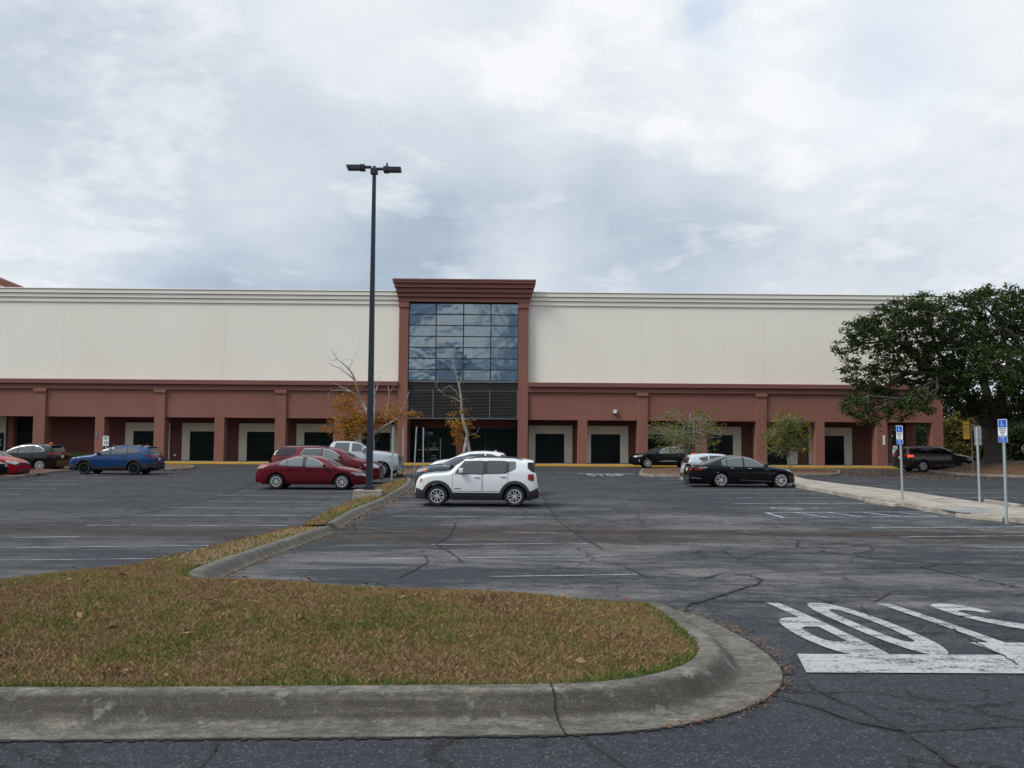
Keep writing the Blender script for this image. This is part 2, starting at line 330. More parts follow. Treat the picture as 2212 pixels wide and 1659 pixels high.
class MB:
    def __init__(s): s.V = []; s.F = []
    def add(s, V, Fc):
        b = len(s.V); s.V += [tuple(v) for v in V]; s.F += [[i + b for i in f] for f in Fc]; return s
    def box(s, x0, x1, y0, y1, z0, z1):
        V = [(x, y, z) for z in (z0, z1) for y in (y0, y1) for x in (x0, x1)]
        return s.add(V, [(0, 2, 3, 1), (4, 5, 7, 6), (0, 1, 5, 4), (2, 6, 7, 3), (0, 4, 6, 2), (1, 3, 7, 5)])
    def cbox(s, x0, x1, y0, y1, z0, z1, b=.02):
        """box with chamfered edges"""
        bm = bmesh.new(); bmesh.ops.create_cube(bm, size=1)
        for v in bm.verts: v.co = Vector(((x0 + x1) / 2 + v.co.x * (x1 - x0), (y0 + y1) / 2 + v.co.y * (y1 - y0), (z0 + z1) / 2 + v.co.z * (z1 - z0)))
        bmesh.ops.bevel(bm, geom=bm.edges[:], offset=b, segments=2, affect='EDGES', profile=.5)
        bm.verts.index_update(); s.add([v.co[:] for v in bm.verts], [[v.index for v in f.verts] for f in bm.faces]); bm.free(); return s
    def tube(s, pts, rad, n=8, caps=True):
        pts = [Vector(p) for p in pts]
        if not isinstance(rad, (list, tuple)): rad = [rad] * len(pts)
        rings = []; up = Vector((0, 0, 1))
        t0 = (pts[1] - pts[0]).normalized(); a = t0.orthogonal().normalized()
        for i, p in enumerate(pts):
            t = (pts[min(i + 1, len(pts) - 1)] - pts[max(i - 1, 0)]).normalized()
            a = (a - t * a.dot(t)).normalized(); b = t.cross(a)
            rings.append([p + (a * math.cos(2 * math.pi * k / n) + b * math.sin(2 * math.pi * k / n)) * rad[i] for k in range(n)])
        V = [v for r in rings for v in r]
        Fc = [(i * n + k, i * n + (k + 1) % n, (i + 1) * n + (k + 1) % n, (i + 1) * n + k) for i in range(len(pts) - 1) for k in range(n)]
        if caps: Fc += [tuple(range(n - 1, -1, -1)), tuple((len(pts) - 1) * n + k for k in range(n))]
        return s.add(V, Fc)
    def prism(s, pts, axis, a0, a1):
        """2-D outline extruded along axis ('y': points are x,z ; 'z': points are x,y ; 'x': points are y,z)"""
        n = len(pts); mp = {'y': lambda p, a: (p[0], a, p[1]), 'z': lambda p, a: (p[0], p[1], a), 'x': lambda p, a: (a, p[0], p[1])}[axis]
        V = [mp(p, a0) for p in pts] + [mp(p, a1) for p in pts]
        return s.add(V, [tuple(range(n)), tuple(range(2 * n - 1, n - 1, -1))] + [(i, i + n, (i + 1) % n + n, (i + 1) % n) for i in range(n)])
    def build(s, name, m, parent=None, smooth=False, angle=None):
        o = mk(name, s.V, s.F, m, parent, smooth, angle)
        bm = bmesh.new(); bm.from_mesh(o.data); bmesh.ops.recalc_face_normals(bm, faces=bm.faces); bm.to_mesh(o.data); bm.free()
        return o
def text(body, size, name, m, parent, loc, rot=(math.pi / 2, 0, 0), ext=.004, align='CENTER', sx=1.0):
    cu = bpy.data.curves.new(name, 'FONT'); cu.body = body; cu.size = size; cu.extrude = ext; cu.align_x = align; cu.align_y = 'CENTER'; cu.offset = size * .012
    tmp = bpy.data.objects.new('t', cu); COL.objects.link(tmp); dg = bpy.context.evaluated_depsgraph_get()
    me = bpy.data.meshes.new_from_object(tmp.evaluated_get(dg)); bpy.data.objects.remove(tmp); bpy.data.curves.remove(cu)
    me.name = name; me.materials.clear(); me.materials.append(m)
    o = bpy.data.objects.new(name, me); COL.objects.link(o); o.parent = parent; o.location = loc; o.rotation_euler = rot; o.scale = (sx, 1, 1)
    return o
def catmull(P, step=.15, closed=False):
    P = [Vector(p) for p in P]; out = []; n = len(P)
    for i in range(n if closed else n - 1):
        a, b, c, d = (P[(i - 1) % n] if closed or i > 0 else P[0]), P[i], P[(i + 1) % n], (P[(i + 2) % n] if closed or i + 2 < n else P[-1])
        k = max(1, int((c - b).length / step))
        for j in range(k):
            t = j / k; out.append(.5 * ((2 * b) + (c - a) * t + (2 * a - 5 * b + 4 * c - d) * t * t + (3 * b - a - 3 * c + d) * t ** 3))
    if not closed: out.append(P[-1])
    return out

# ------------------------------------------------------------------ ground
xs = [-900, -300, -120, -60] + list(np.arange(-50, 60.1, 5)) + [120, 300, 900]
ys = [-600, -200, -60, -20, -8] + list(np.arange(0, 80.01, .5)) + [100, 150, 250, 500, 1200, 3000]
V = [(x, y, g(y) if y > 0 else 0) for y in ys for x in xs]; nx = len(xs)
Fc = [(j * nx + i, j * nx + i + 1, (j + 1) * nx + i + 1, (j + 1) * nx + i) for j in range(len(ys) - 1) for i in range(nx - 1)]
tag(mk('ground', V, Fc, M['asphalt'], smooth=True), 'worn cracked asphalt of the car park and near road', kind='structure')
def sheet(name, poly, m, off, kind='structure', label=None):
    """flat polygon laid on the terrain"""
    bm = bmesh.new(); f = bm.faces.new([bm.verts.new((p[0], p[1], 0)) for p in poly])
    y0, y1 = min(p[1] for p in poly), max(p[1] for p in poly); y = math.floor(y0 * 2) / 2 + .5
    while y < y1:
        bmesh.ops.bisect_plane(bm, geom=bm.verts[:] + bm.edges[:] + bm.faces[:], plane_co=(0, y, 0), plane_no=(0, 1, 0)); y += .5
    bmesh.ops.recalc_face_normals(bm, faces=bm.faces)
    for v in bm.verts: v.co.z = g(v.co.y) + off
    me = bpy.data.meshes.new(name); bm.to_mesh(me); bm.free(); me.materials.append(m)
    if me.polygons and me.polygons[0].normal.z < 0: me.flip_normals()
    o = bpy.data.objects.new(name, me); COL.objects.link(o); return tag(o, label, kind=kind)
sheet('road', [(-120, 60.2), (120, 60.8), (120, 71.4), (-120, 70.6)], M['drive'], .004, label='dark drive lane running along the front of the store')
# ------------------------------------------------------------------ painted markings
class Strips:
    def __init__(s): s.V = []; s.F = []
    def line(s, a, b, wd, off=.009):
        a, b = Vector(a), Vector(b); d = (b - a); d.z = 0; L = d.length; d.normalize(); nrm = Vector((-d.y, d.x, 0)) * wd / 2
        k = max(1, int(abs(b.y - a.y) / .5) + 1 + int(L / 3)); base = len(s.V)
        for i in range(k + 1):
            p = a.lerp(b, i / k)
            for q in (p - nrm, p + nrm): s.V.append((q.x, q.y, g(q.y) + off))
        s.F += [(base + 2 * i, base + 2 * i + 2, base + 2 * i + 3, base + 2 * i + 1) for i in range(k)]
def plines(name, L, wd, m, label, off=.009):
    s = Strips()
    for (x0, y0, x1, y1) in L: s.line(gp(x0, y0), gp(x1, y1), wd, off)
    o = mk(name, s.V, s.F, m); 
    bm = bmesh.new(); bm.from_mesh(o.data)
    for f in bm.faces:
        if f.normal.z < 0: f.normal_flip()
    bm.to_mesh(o.data); bm.free()
    return tag(o, label, kind='structure')
plines('parking_lines', [(853, 1085.2, 1179, 1089), (850, 1098.5, 1187, 1102.9), (850, 1115.1, 1189, 1118.2), (851, 1072, 1168, 1076), (1080, 1149.5, 1238, 1153), (930, 1177, 1268.6, 1174.6),
    (800, 1208, 1321.6, 1201.9), (1060, 1246.5, 1377, 1242), (517.8, 1060.3, 760.7, 1061.9), (470, 1070.7, 758.8, 1072.7), (420, 1082.6, 713, 1085.4), (360.5, 1097, 705, 1098.5), (280.8, 1113.3, 673, 1114.9),
    (187, 1135.2, 621, 1136), (30, 1162, 171, 1159.9), (-80, 1185, 450, 1179), (-80, 1211.5, 332.6, 1207.7), (1423, 1035.9, 1720, 1036.5), (1396.6, 1029, 1500, 1029.4), (1420.5, 1042.6, 1500, 1043), (1441.6, 1050.9, 1540, 1051.5),
    (1472.7, 1058.8, 1730, 1057.2), (1500, 1066.8, 1775, 1065.8), (1540.7, 1076.5, 1830, 1075.5)], .085, M['paint'], 'white bay lines on the asphalt either side of the grass strip')
plines('worn_parking_lines', [(171, 1031.6, 263, 1032), (67.7, 1038.4, 243, 1039.2), (43.8, 1046.4, 185, 1046.8), (-60, 1056.2, 121.5, 1056.3), (-80, 1067.5, 43.8, 1067.9), (1784, 1036.7, 1889, 1037.2), (1836.5, 1049, 2022, 1049.4),
    (1950.6, 1056.3, 2089, 1057), (1960, 1064.4, 2169, 1065), (2058, 1075, 2260, 1076), (1800, 1030, 1880, 1030.3), (1944, 1160, 2260, 1157.6), (2100.5, 1182.7, 2260, 1182.7),
    (474, 1014.6, 551, 1014.6), (1152, 1020.5, 1262, 1021.3), (150, 1025, 262, 1025.6), (895, 1000, 895.5, 1000)], .10, M['paintw'], 'faded white bay lines far left and beyond the raised walk')
plines('accessible_bay_lines', [(1583, 1088.4, 1870, 1088), (1654, 1107.8, 2029, 1106), (1693, 1119, 2060, 1116), (1882, 1141, 2260, 1138), (1654, 1107.8, 1693, 1119), (1720, 1107.8, 1790, 1118.5), (1790, 1107.5, 1870, 1118), (1865, 1107, 1950, 1117.5), (1940, 1106.7, 2030, 1116.6)],
    .10, M['paintb'], 'pale blue lines marking the accessible bays by the sign posts', .010)
# lettering STOP: strokes of constant width in a 1 x 1.6 box, stretched on the road
def arcpts(P, n=8): return [tuple(v)[:2] for v in catmull([(x, y, 0) for x, y in P], .06)]
GL = {'S': [arcpts([(.87, 1.22), (.80, 1.40), (.5, 1.47), (.2, 1.38), (.13, 1.18), (.22, .97), (.5, .82), (.78, .64), (.87, .42), (.8, .2), (.5, .13), (.2, .2), (.13, .38)])],
      'T': [[(.5, 0), (.5, 1.34)], [(0, 1.47), (1, 1.47)]],
      'O': [[(.5 + .37 * math.copysign(abs(math.cos(a)) ** .8, math.cos(a)), .8 + .67 * math.copysign(abs(math.sin(a)) ** .8, math.sin(a))) for a in [i * math.pi / 20 for i in range(41)]]],
      'P': [[(.13, 0), (.13, 1.6)], arcpts([(.26, 1.47), (.6, 1.46), (.80, 1.36), (.87, 1.12), (.80, .88), (.6, .77), (.26, .76)])]}
def glyph(ch, put, s, wd=.30):
    for path in GL[ch]:
        closed = path[0] == path[-1] or (abs(path[0][0] - path[-1][0]) < 1e-4 and abs(path[0][1] - path[-1][1]) < 1e-4)
        P = [Vector((a, b)) for a, b in path]; base = len(s.V); n = len(P)
        if n == 2: P = [P[0].lerp(P[1], i / 8) for i in range(9)]; n = 9
        for i, p in enumerate(P):
            if closed: t = P[(i + 1) % (n - 1)] - P[(i - 1) % (n - 1)]
            else: t = P[min(i + 1, n - 1)] - P[max(i - 1, 0)]
            t.normalize(); nr = Vector((-t.y, t.x)) * wd / 2
            for q in (p - nr, p + nr): s.V.append(put(q.x, q.y / 1.6))
        s.F += [(base + 2 * i, base + 2 * i + 2, base + 2 * i + 3, base + 2 * i + 1) for i in range(n - 1)]
def stopword(cells, label):
    s = Strips()
    for ch, put in cells: glyph(ch, put, s)
    return s
# near word, upside down to the camera: each letter spans near-left .. near-right, leaning 2.5 degrees
YF, YN = gp(1800, 1305).y, gp(1950, 1415.5).y
def nearput(xl, wdt):
    def put(u, v):       # v = 1 is the letter top, nearest the camera; u = 0 is its left, to the camera's right
        Y = YF + (YN - YF) * v; x = xl + wdt * (1 - u) + (Y - YN) * -.045
        return (x, Y, g(Y) + .010)
    return put
s = stopword([('P', nearput(2.60, .46)), ('O', nearput(3.24, .46)), ('T', nearput(3.98, .46)), ('S', nearput(4.62, .46))], '')
tag(mk('stop_lettering', s.V, s.F, M['paints']), 'large white STOP lettering on the near asphalt, upside down to the camera', kind='structure')
a, b_ = gp(1700, 1416), gp(1730, 1455); 
V = []; 
for (x, yn) in [(a.x + .03, 0), (a.x + .45, 0), (9.0, 0)]: pass
bar = [(gp(1722, 1415).x, gp(1722, 1415).y), (gp(1742, 1455).x, gp(1742, 1455).y), (8.6, gp(2212, 1456).y + .02), (8.6, gp(2212, 1416).y + .02)]
sheet('stop_bar', bar, M['paints'], .010, label='broad white stop bar across the near lane')
Yb, Yl0, Yl1 = gp(1310, 1023.6).y, gp(1310, 1024.6).y, gp(1310, 1028.6).y
def farput(px0, wdt):
    x0 = px0
    def put(u, v): Y = Yl1 + (Yl0 - Yl1) * v; return (x0 + wdt * u, Y, g(Y) + .010)
    return put
xa = gp(1268, 1026).x; xb = gp(1350, 1026).x; wl = (xb - xa) / 4.0
s = stopword([(c, farput(xa + i * wl, wl * .78)) for i, c in enumerate('STOP')], '')
s.line((gp(1248, 1023).x, Yb, 0), (gp(1374, 1025).x, Yb + .1, 0), .5)
tag(mk('far_stop_lettering', s.V, s.F, M['paint']), 'white STOP lettering and bar at the far end of the aisle', kind='structure')
# wheelchair symbol painted in the accessible bay
s = Strips(); c0 = gp(1712, 1098.5)
def ring(cx, cy, r, wd, a0=0, a1=360, n=18):
    P = [(cx + r * math.cos(R(a0 + (a1 - a0) * i / n)), cy + r * math.sin(R(a0 + (a1 - a0) * i / n)), 0) for i in range(n + 1)]
    for p, q in zip(P, P[1:]): s.line(p, q, wd, .011)
ring(c0.x - .25, c0.y, .42, .09, 30, 330); ring(c0.x + .75, c0.y + .1, .1, .12, 0, 360, 8)
for p, q in [((-.1, .05), (.62, .1)), ((.25, .1), (.2, -.45)), ((.2, -.4), (-.35, -.55))]: s.line((c0.x + p[0], c0.y + p[1], 0), (c0.x + q[0], c0.y + q[1], 0), .1, .012)
tag(mk('wheelchair_marking', s.V, s.F, M['paint']), 'white wheelchair symbol painted in the accessible bay', kind='structure')
# individual open cracks traced from the photograph
CR = [([(1478, 1322), (1495, 1302), (1530, 1303), (1580, 1300), (1650, 1299)], .03), ([(1498, 1305), (1570, 1283), (1638, 1262), (1645, 1252), (1615, 1243), (1560, 1240), (1520, 1250), (1440, 1240)], .05),
      ([(1520, 1250), (1650, 1238), (1850, 1228), (1990, 1226), (2030, 1219), (2212, 1222)], .05), ([(1990, 1226), (2080, 1246), (2212, 1272)], .05),
      ([(1560, 1146), (1650, 1160), (1725, 1167), (1720, 1182), (1800, 1195), (1900, 1207), (2030, 1219)], .06), ([(1745, 1178), (1820, 1174), (1880, 1180), (1888, 1190), (1840, 1197)], .05),
      ([(1610, 1300), (1890, 1300), (1930, 1278), (1990, 1275), (2212, 1277)], .03), ([(1740, 1470), (1758, 1492), (1850, 1530), (1900, 1560), (1960, 1585), (2030, 1578), (2212, 1572)], .022),
      ([(1690, 1512), (1760, 1530), (1850, 1562), (1950, 1582), (2010, 1620), (2065, 1659)], .035), ([(1248, 1592), (1275, 1612), (1330, 1645), (1350, 1662)], .016), ([(470, 1606), (462, 1625), (440, 1650), (430, 1665)], .016),
      ([(1170, 1070), (1185, 1095), (1205, 1125), (1240, 1150), (1275, 1170), (1300, 1185)], .045), ([(985, 1130), (970, 1160), (940, 1175), (975, 1195), (1000, 1215)], .04), ([(918, 1200), (925, 1215), (890, 1235), (860, 1250)], .035),
      ([(1990, 1330), (2100, 1333), (2212, 1340)], .02), ([(1860, 1310), (1880, 1335), (2030, 1350), (2212, 1360)], .018), ([(2060, 1360), (2110, 1392), (2160, 1415), (2200, 1440)], .02),
      ([(1440, 1045 + 200), (1400, 1250), (1350, 1225), (1300, 1218)], .03), ([(1560, 1190), (1600, 1210), (1640, 1195), (1700, 1185)], .03), ([(100, 1130), (250, 1120), (360, 1100), (470, 1075), (560, 1040)], .05)]
s = Strips()
for P, wd in CR:
    P = [gp(x, y) for x, y in P]; pts = [P[0]]
    for p, q in zip(P, P[1:]):
        L = (q - p).length; k = max(2, int(L / .07)); k = min(k, 90)
        for i in range(1, k + 1):
            t = p.lerp(q, i / k); j = min(.018, L / k * .4) if i < k else 0; pts.append(t + Vector((rnd.uniform(-j, j), rnd.uniform(-j, j), 0)))
    for p, q in zip(pts, pts[1:]): s.line(p, q, wd * rnd.uniform(.4, 1.15), .013)
crk = mat('crack_shadow_fill', (.012, .011, .010), .95)
tag(mk('asphalt_cracks', s.V, s.F, crk), 'open cracks wandering across the asphalt', kind='structure')

# ------------------------------------------------------------------ kerbs, grass and islands
def sweep_kerb(name, path, gutter, m, label, hgt=.15, profile=None):
    """kerb and gutter swept along the outer edge (inside is to the left of travel)"""
    P = [Vector((p[0], p[1], 0)) for p in path]; V = []; n = len(P)
    for i, p in enumerate(P):
        t = (P[min(i + 1, n - 1)] - P[max(i - 1, 0)]).normalized(); nr = Vector((-t.y, t.x, 0)); gw = gutter(i / (n - 1))
        prof = [(0, -.12), (0, .012), (gw * .5, .004), (gw, .006), (gw + .02, .014), (gw + .07, .05), (gw + .115, .10), (gw + .145, hgt - .025), (gw + .175, hgt - .004), (gw + .22, hgt), (gw + .31, hgt - .002), (gw + .33, hgt - .012), (gw + .33, -.12)]
        for d, z in prof: q = p + nr * d; V.append((q.x, q.y, g(q.y) + z))
    k = 13
    Fc = [(i * k + j, i * k + j + 1, (i + 1) * k + j + 1, (i + 1) * k + j) for i in range(n - 1) for j in range(k - 1)] + [tuple(range(k)), tuple((n - 1) * k + j for j in range(k - 1, -1, -1))]
    o = mk(name, V, Fc, m, smooth=True, angle=55); bm = bmesh.new(); bm.from_mesh(o.data); bmesh.ops.recalc_face_normals(bm, faces=bm.faces); bm.to_mesh(o.data); bm.free()
    return tag(o, label, kind='structure')
outer = [(-16, gp(0, 1600).y)] + [tuple(gp(x, y))[:2] for x, y in [(0, 1602), (600, 1597), (1248, 1590.4), (1420, 1580), (1535, 1561), (1631, 1532), (1679, 1503), (1698, 1474.5), (1693.5, 1447), (1669.5, 1420), (1626, 1393), (1583, 1366.7), (1526, 1340), (1487, 1321)]]
e = outer[-1]
outer += [(1.35, 9.72), (.6, 9.98), (-.4, 10.2), (-1.5, 10.5), (-2.4, 10.75), (-3.1, 10.95), (-3.6, 11.5), (-3.86, 12.5)] + [tuple(gp(x, y))[:2] for x, y in [(565.6, 1210.9), (637, 1183.8), (700, 1159), (729, 1150)]]
outer[0] = (-16, outer[1][1] - .02)
outer = [(x, outer[1][1]) for x in (-16, -13, -10, -7, -5)] + outer[1:]
path = [Vector(tuple(v)[:2]) for v in catmull([(a, b, 0) for a, b in outer], .12)]
for _ in range(14): path = [path[0]] + [path[i] * .5 + (path[i - 1] + path[i + 1]) * .25 for i in range(1, len(path) - 1)] + [path[-1]]
path = [tuple(v) for v in path]
NP = len(path)
# gutter pan narrows to nothing past the nose
nose_i = min(range(NP), key=lambda i: (path[i][0] - e[0]) ** 2 + (path[i][1] - e[1]) ** 2) / (NP - 1)
gut = lambda u: .28 if u < nose_i * .93 else max(0.02, .28 * (1 - (u - nose_i * .93) / .12))
M['kerb2'] = None
def kerbf(nt, oc):
    c, h, st, _ = concrete(.62, .5)(nt, oc)
    z = nt.N('ShaderNodeSeparateXYZ', ins={0: oc}).outputs[2]
    grime = nt.noise(nt.scale3(oc, (.8, 6, 22)), 1.1, 7, .72, .3); blot = nt.noise(oc, 1.1, 5, .6, .5)
    m_ = nt.math('MULTIPLY', nt.ramp(grime, [(.34, .35), (.52, 1)]), nt.ramp(blot, [(.36, .45), (.55, 1)]))
    low = nt.ramp(z, [(.012, .25), (.03, 1), (.13, 1), (.148, .12)])
    c = nt.mix(nt.math('MULTIPLY', nt.math('MULTIPLY', nt.math('ADD', nt.math('MULTIPLY', m_, .7), .3), low), .95), c, (.036, .030, .022))
    mo = nt.noise(nt.scale3(oc, (1, 1.6, 1.6)), 5.5, 8, .8, .3); mo2 = nt.noise(oc, 17, 6, .85)
    c = nt.mix(nt.math('MULTIPLY', nt.ramp(nt.math('ADD', nt.math('MULTIPLY', mo, .65), nt.math('MULTIPLY', mo2, .35)), [(.44, 0), (.56, 1)]), .78), c, (.030, .026, .020))
    c = nt.mix(nt.math('MULTIPLY', nt.ramp(nt.noise(oc, 90, 4, .9), [(.55, 0), (.66, 1)]), .35), c, (.34, .31, .26))
    pale = nt.math('MULTIPLY', nt.ramp(nt.noise(oc, 4.5, 6, .75), [(.58, 0), (.68, 1)]), .30)
    return nt.mix(pale, c, (.45, .43, .39)), h, st, None
M['kerb2'] = nmat('weathered_kerb', kerbf, .92)[0]
sweep_kerb('kerb', path, gut, M['kerb2'], 'weathered rolled concrete kerb and gutter round the grass island')
def offset_path(path, d):
    P = [Vector((p[0], p[1])) for p in path]; out = []; n = len(P)
    for i, p in enumerate(P):
        t = (P[min(i + 1, n - 1)] - P[max(i - 1, 0)]).normalized(); dd = d(i / (n - 1)) if callable(d) else d
        out.append((p.x - t.y * dd, p.y + t.x * dd))
    return out
def kerb_joint(i, label):
    p = Vector(path[i]); t = (Vector(path[i + 1]) - Vector(path[i - 1])).normalized(); nr = Vector((-t.y, t.x)); gw = gut(i / (NP - 1)); V = []
    prof = [(-.004, -.05), (-.004, .012), (gw * .5, .004), (gw, .006), (gw + .02, .014), (gw + .07, .05), (gw + .115, .10), (gw + .145, .125), (gw + .175, .146), (gw + .22, .15), (gw + .31, .148)]
    for k_, (d, z) in enumerate(prof):
        jx = rnd.uniform(-.006, .006); w_ = rnd.uniform(.004, .009)
        for s_ in (-1, 1): q = p + nr * d + t * (jx + s_ * w_); V.append((q.x, q.y, g(q.y) + z + .0035))
    tag(mk('kerb_joint', V, [(2 * k_, 2 * k_ + 2, 2 * k_ + 3, 2 * k_ + 1) for k_ in range(len(prof) - 1)], crk), label, kind='structure')
# broken, dark edge of the asphalt along the gutter
s = Strips(); NE = int(NP * nose_i * 1.05)
for i in range(1, NE):
    p, q = Vector((*path[i], 0)), Vector((*path[i + 1], 0)); k_ = 3
    for j_ in range(k_):
        a_, b__ = p.lerp(q, j_ / k_), p.lerp(q, (j_ + 1) / k_); t = (q - p).normalized(); nr = Vector((t.y, -t.x, 0)); wd_ = abs(rnd.gauss(.010, .012)) + .004
        s.line(a_ + nr * wd_ / 2, b__ + nr * wd_ / 2, wd_, .007)
tag(mk('asphalt_edge', s.V, s.F, crk), 'dark broken edge of the asphalt against the gutter', kind='structure')
for xx in (gp(1240, 1592).x, -4.3, -7.2):
    kerb_joint(min(range(2, int(NP * .5)), key=lambda i: abs(path[i][0] - xx) + (9 if path[i][1] > 5.6 else 0)), 'dark open joint across the near kerb')
inner = offset_path(path, lambda u: gut(u) + .325)[::2]
left_edge = [tuple(gp(x, y, .05))[:2] for x, y in [(612, 1141), (557.6, 1153.9), (450, 1179), (330.6, 1207.7), (200, 1240)]] + [(-6.0, 10.6), (-16, 10.5)]
gpoly = inner + left_edge
gp_np = np.array(gpoly)
def seg_dist(P, poly, closed=True):
    A = np.array(poly); B = np.roll(A, -1, 0)
    if not closed: A, B = A[:-1], B[:-1]
    D = np.full(len(P), 1e9)
    for a, b in zip(A, B):
        ab = b - a; L = (ab ** 2).sum() + 1e-12; t = np.clip(((P - a) @ ab) / L, 0, 1); D = np.minimum(D, np.linalg.norm(P - (a + t[:, None] * ab), axis=1))
    return D
def inside(P, poly):
    A = np.array(poly); B = np.roll(A, -1, 0); c = np.zeros(len(P), bool)
    for a, b in zip(A, B):
        if a[1] == b[1]: continue
        k = ((a[1] > P[:, 1]) != (b[1] > P[:, 1])) & (P[:, 0] < (b[0] - a[0]) * (P[:, 1] - a[1]) / (b[1] - a[1]) + a[0]); c ^= k
    return c
def surf_z(P, poly, mound=.22, reach=2.2, edge=.135, low=None):
    d = seg_dist(P, poly); t = np.clip(d / reach, 0, 1); z = gv(P[:, 1]) + edge + mound * (t * t * (3 - 2 * t))
    if low is not None:      # edge without a kerb: run down to the asphalt
        dl = seg_dist(P, low, closed=False); s_ = np.clip(dl / .8, 0, 1); z -= (edge - .02) * (1 - s_)
    return z + .012 * np.sin(P[:, 0] * 3.1 + P[:, 1] * 1.7) * np.clip(d / .5, 0, 1)
def turf(name, poly, m, zf, step, label, kind='structure'):
    bm = bmesh.new(); bm.faces.new([bm.verts.new((p[0], p[1], 0)) for p in poly])
    A = np.array(poly); lo, hi = A.min(0), A.max(0)
    bmesh.ops.triangulate(bm, faces=bm.faces[:])
    for ax, no in ((0, (1, 0, 0)), (1, (0, 1, 0))):
        v = lo[ax] + step
        while v < hi[ax]:
            co = (v, 0, 0) if ax == 0 else (0, v, 0); bmesh.ops.bisect_plane(bm, geom=bm.verts[:] + bm.edges[:] + bm.faces[:], plane_co=co, plane_no=no); v += step
    cc = np.array([f.calc_center_median()[:2] for f in bm.faces]); ok = inside(cc, poly) | (seg_dist(cc, poly) < .02); bmesh.ops.delete(bm, geom=[f for f, k in zip(list(bm.faces), ok) if not k], context='FACES')
    P = np.array([(v.co.x, v.co.y) for v in bm.verts]); z = zf(P)
    for v, zz_ in zip(bm.verts, z): v.co.z = zz_
    bmesh.ops.recalc_face_normals(bm, faces=bm.faces); me = bpy.data.meshes.new(name); bm.to_mesh(me); bm.free()
    if sum(p.normal.z for p in me.polygons) < 0: me.flip_normals()
    me.materials.append(m); me.shade_smooth(); o = bpy.data.objects.new(name, me); COL.objects.link(o); return tag(o, label, kind=kind)
zmain = lambda P: surf_z(P, gpoly, .215 - .09 * np.clip((-3.9 - P[:, 0]) / 1.5, 0, 1), 1.5, .13, low=left_edge)
turf('turf', gpoly, M['turf'], zmain, .3, 'earth under the dry grass of the near island')
def blades(name, poly, zf, n, h, wd, label, box=None, edge_line=None, m='blade'):
    A = np.array(poly); lo, hi = (A.min(0), A.max(0)) if box is None else (np.array(box[:2]), np.array(box[2:]))
    P = rng.uniform(lo, hi, (n, 2)); P = P[inside(P, poly)]
    P = P[(np.abs(P[:, 0]) < P[:, 1] * .60 + .6)]          # only what a camera near here can see
    n = len(P); z = zf(P) - .005; ang = rng.uniform(0, 2 * np.pi, n); lean = rng.uniform(0, 2 * np.pi, n)
    H = h * rng.uniform(.45, 1.25, n); W = wd * rng.uniform(.6, 1.3, n); L = H * rng.uniform(.15, 1.1, n)
    dx, dy = np.cos(ang) * W / 2, np.sin(ang) * W / 2; lx, ly = np.cos(lean) * L, np.sin(lean) * L
    b0 = np.stack([P[:, 0] - dx, P[:, 1] - dy, z], 1); b1 = np.stack([P[:, 0] + dx, P[:, 1] + dy, z], 1)
    m0 = np.stack([P[:, 0] + dx * .8 + lx * .35, P[:, 1] + dy * .8 + ly * .35, z + H * .6], 1); tp = np.stack([P[:, 0] + lx, P[:, 1] + ly, z + H], 1)
    V = np.stack([b0, b1, m0, tp], 1).reshape(-1, 3)
    e_ = np.zeros(n)
    if edge_line is not None:
        d = seg_dist(P, edge_line, closed=False); e_ = np.exp(-(d / .11) ** 2)
    return tag(fastmesh(name, V, 4, M[m], attr=('edge', np.repeat(e_, 4))), label, 'grass', kind='stuff')
blades('grass', gpoly, zmain, 900000, .034, .0042, 'dry brown and green grass covering the near kerbed island', box=(-9, 5.4, 2.4, 13), edge_line=inner)
blades('grass', gpoly, zmain, 26000, .05, .012, 'dry grass on the strip leading away from the near island', box=(-8.5, 12.5, -2.5, 23), edge_line=inner)
# second stretch of the grass strip, beyond the drain
o2 = [tuple(gp(x, y))[:2] for x, y in [(735, 1143), (757, 1128), (790, 1108), (836, 1088), (865, 1070), (884, 1058), (895, 1046), (893, 1037)]]
p2 = [tuple(v)[:2] for v in catmull([(a, b, 0) for a, b in o2], .25)]
sweep_kerb('kerb', p2, lambda u: .02, M['kerb2'], 'concrete kerb along the far stretch of the grass strip')
in2 = offset_path(p2, .345); le2 = [tuple(gp(x, y, .04))[:2] for x, y in [(884, 1034), (850, 1037), (800, 1056), (760, 1080), (713, 1101), (652, 1133)]]
poly2 = in2 + le2; z2 = lambda P: surf_z(P, poly2, .05, 1.0, .12, low=le2)
turf('turf', poly2, M['turf'], z2, .8, 'earth under the far stretch of the grass strip')
blades('grass', poly2, z2, 26000, .055, .022, 'dry grass on the far stretch of the strip by the lamp post', edge_line=in2)
def ring_kerb(name, poly, m, label, w_=.15, h=.15):
    """closed kerb ring round a polygon (counter-clockwise)"""
    P = [Vector((p[0], p[1])) for p in poly]; n = len(P)
    if sum(P[i].x * P[(i + 1) % n].y - P[(i + 1) % n].x * P[i].y for i in range(n)) < 0: P.reverse()
    V = []
    for i, p in enumerate(P):
        t = (P[(i + 1) % n] - P[i - 1]).normalized(); nr = Vector((-t.y, t.x))
        for d, z in [(0, -.1), (.02, h - .03), (.05, h), (w_, h), (w_, -.1)]: q = p + nr * d; V.append((q.x, q.y, g(q.y) + z))
    k = 5; Fc = [(i * k + j, i * k + j + 1, ((i + 1) % n) * k + j + 1, ((i + 1) % n) * k + j) for i in range(n) for j in range(k - 1)]
    mb = MB(); mb.add(V, Fc); o = mb.build(name, m); tag(o, label, kind='structure')
    out = []
    for i, p in enumerate(P):
        t = (P[(i + 1) % n] - P[i - 1]).normalized(); out.append((p.x - t.y * w_, p.y + t.x * w_))
    return out
